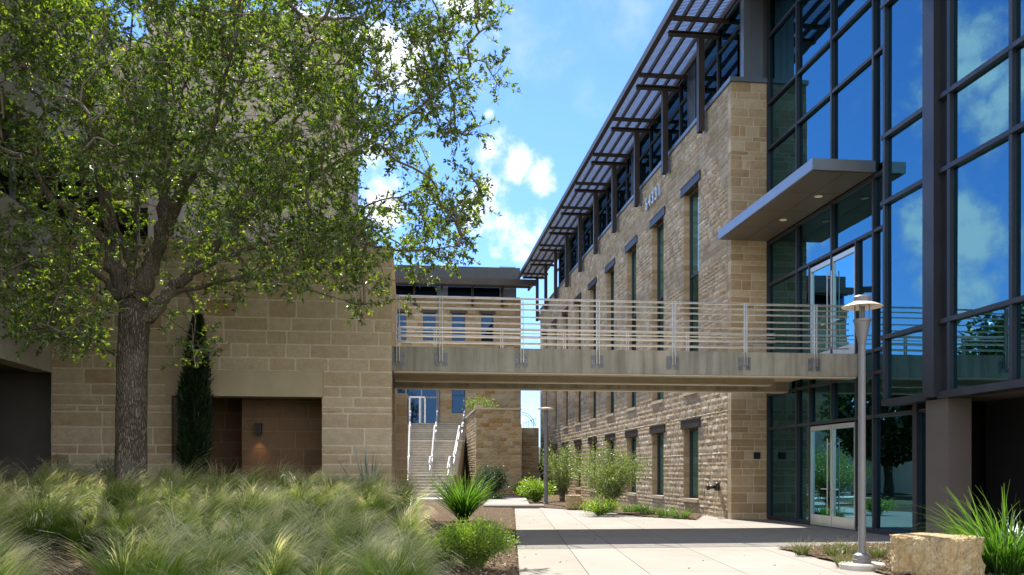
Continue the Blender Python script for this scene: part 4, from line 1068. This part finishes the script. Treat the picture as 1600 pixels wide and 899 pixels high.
# near boulder: long face seen from the left front, sawn end to the right
pa=G(1391,897,.02); pb=G(1484,908,.02); pc=G(1541,903,.02)
e1=(pb-pa)[:2]; 
lenv=float(np.hypot(*e1)); ang=math.atan2(e1[1],e1[0])
perp=np.array((-math.sin(ang),math.cos(ang)))
print('boulder',pa,pb,pc,lenv,math.degrees(ang))
wd=.72; cc=(pa[:2]+pb[:2])/2+perp*wd/2
boulder('limestone_boulder',(cc[0],cc[1],.0),lenv+.05,wd,.58,ang,3,'rough golden limestone block at the corner bed beside the green strap grass',.04,80,.035)
p=G(899,797); boulder('limestone_boulder',(p[0],p[1]+.3,0),.62,.6,.56,R(-12),5,'small pale squared limestone block beside the big olive shrub',.02,12)

# ================================================================ LIGHT, SKY, CAMERA
KX,KY=.13,.70
S_=Vector((-KX,KY,1)).normalized(); el=math.asin(S_.z); azm=math.atan2(S_.x,S_.y)
su=bpy.data.lights.new('sun','SUN'); su.energy=5.0; su.angle=R(.5); su.color=(1,.945,.86)
so=bpy.data.objects.new('sun',su); COL.objects.link(so); so.rotation_euler=S_.to_track_quat('Z','Y').to_euler()
wd_=bpy.data.worlds.new('World'); scene.world=wd_; wd_.use_nodes=True; t=wd_.node_tree; t.nodes.clear()
def N(typ,**kw):
    nd=t.nodes.new(typ)
    for kk,v in kw.items(): setattr(nd,kk,v)
    return nd
def Mth(op,a,b=None,cl=False):
    m=N('ShaderNodeMath',operation=op,use_clamp=cl)
    for s_,v in zip(m.inputs,(a,b)):
        if v is None: continue
        if isinstance(v,(int,float)): s_.default_value=v
        else: t.links.new(v,s_)
    return m.outputs[0]
sky=N('ShaderNodeTexSky',sky_type='NISHITA'); sky.sun_disc=False; sky.sun_elevation=el; sky.sun_rotation=azm; sky.air_density=1.0; sky.dust_density=.15; sky.ozone_density=3.0; sky.altitude=200
tc=N('ShaderNodeTexCoord'); gen=tc.outputs['Generated']
def wdir(px,py,mir=False):
    rx,ry=ray(px); v=Vector((-rx if mir else rx,ry,(HZ-py)/F)).normalized(); return v
blobs=[(705,12,.040,0),(765,240,.026,0),(800,262,.026,0),(838,285,.022,0),(770,312,.034,0),(800,345,.034,0),(748,338,.026,0),(763,178,.010,0),(630,95,.045,0),(560,200,.04,0),(480,60,.05,0),(860,400,.012,0),(600,330,.03,0),
 (1430,400,.060,1),(1455,440,.05,1),(1540,30,.07,1),(1560,110,.06,1),(1515,180,.045,1),(1525,400,.075,1),(1570,440,.07,1),(1505,330,.03,1),(1425,140,.03,1),(1270,360,.05,1)]
mx=None
for px,py,r,mi in blobs:
    v=wdir(px,py,bool(mi)); dn=N('ShaderNodeVectorMath',operation='DISTANCE'); t.links.new(gen,dn.inputs[0]); dn.inputs[1].default_value=v
    f=Mth('SUBTRACT',1.0,Mth('DIVIDE',dn.outputs['Value'],r*1.25))
    mx=f if mx is None else Mth('MAXIMUM',mx,f)
sx_=N('ShaderNodeSeparateXYZ'); t.links.new(gen,sx_.inputs[0])
mx=Mth('MAXIMUM',mx,Mth('SUBTRACT',Mth('MULTIPLY',sx_.outputs['Y'],-1.7),.05))  # unseen cloud bank behind the camera, added as fill for shaded walls
mx=Mth('MAXIMUM',mx,-.6)
ns=N('ShaderNodeTexNoise'); ns.inputs['Scale'].default_value=16; ns.inputs['Detail'].default_value=9; ns.inputs['Roughness'].default_value=.6; t.links.new(gen,ns.inputs['Vector'])
ns2=N('ShaderNodeTexNoise'); ns2.inputs['Scale'].default_value=5; ns2.inputs['Detail'].default_value=8; ns2.inputs['Roughness'].default_value=.62; t.links.new(gen,ns2.inputs['Vector'])
den=Mth('ADD',mx,Mth('MULTIPLY',Mth('SUBTRACT',ns.outputs['Fac'],.5),4.4))
cov=N('ShaderNodeMapRange',interpolation_type='SMOOTHSTEP'); cov.inputs['From Min'].default_value=.12; cov.inputs['From Max'].default_value=1.35; t.links.new(den,cov.inputs['Value'])
wisp=N('ShaderNodeMapRange',interpolation_type='SMOOTHSTEP'); wisp.inputs['From Min'].default_value=.56; wisp.inputs['From Max'].default_value=.85; wisp.inputs['To Max'].default_value=.35; t.links.new(ns2.outputs['Fac'],wisp.inputs['Value'])
cv=Mth('MAXIMUM',cov.outputs[0],wisp.outputs[0])
shd=N('ShaderNodeMapRange'); shd.inputs['From Min'].default_value=.2; shd.inputs['From Max'].default_value=1.1; shd.inputs['To Min'].default_value=.72; shd.inputs['To Max'].default_value=1.0; t.links.new(den,shd.inputs['Value'])
SKYS=.15
tint=N('ShaderNodeMix',data_type='RGBA',blend_type='MULTIPLY'); tint.inputs[0].default_value=1; t.links.new(sky.outputs[0],tint.inputs[6]); tint.inputs[7].default_value=(.45,.60,.84,1)
cc_=N('ShaderNodeMix',data_type='RGBA',blend_type='MULTIPLY'); cc_.inputs[0].default_value=1; cc_.inputs[6].default_value=(5.9,5.95,6.1,1); t.links.new(shd.outputs[0],cc_.inputs[7])
mixc=N('ShaderNodeMix',data_type='RGBA'); t.links.new(cv,mixc.inputs[0]); t.links.new(tint.outputs[2],mixc.inputs[6]); t.links.new(cc_.outputs[2],mixc.inputs[7])
bg=N('ShaderNodeBackground'); bg.inputs[1].default_value=SKYS; t.links.new(mixc.outputs[2],bg.inputs[0]); wo=N('ShaderNodeOutputWorld'); t.links.new(bg.outputs[0],wo.inputs[0])

cam=bpy.data.cameras.new('camera'); co=bpy.data.objects.new('camera',cam); COL.objects.link(co)
cam.sensor_width=36; cam.lens=F/1600*36; cam.shift_y=(HZ-449.5)/1600; cam.clip_end=4000; cam.clip_start=.1
co.location=(0,0,H); co.rotation_euler=(R(90),0,-TH); scene.camera=co
vs=scene.view_settings; scene.display_settings.display_device='sRGB'; vs.view_transform='Standard'; vs.look='None'; vs.exposure=1.08; vs.gamma=1; vs.use_curve_mapping=False
cy=scene.cycles; cy.use_denoising=True; cy.max_bounces=8; cy.diffuse_bounces=4; cy.glossy_bounces=4; cy.transmission_bounces=4; cy.sample_clamp_indirect=8; cy.caustics_reflective=False; cy.caustics_refractive=False
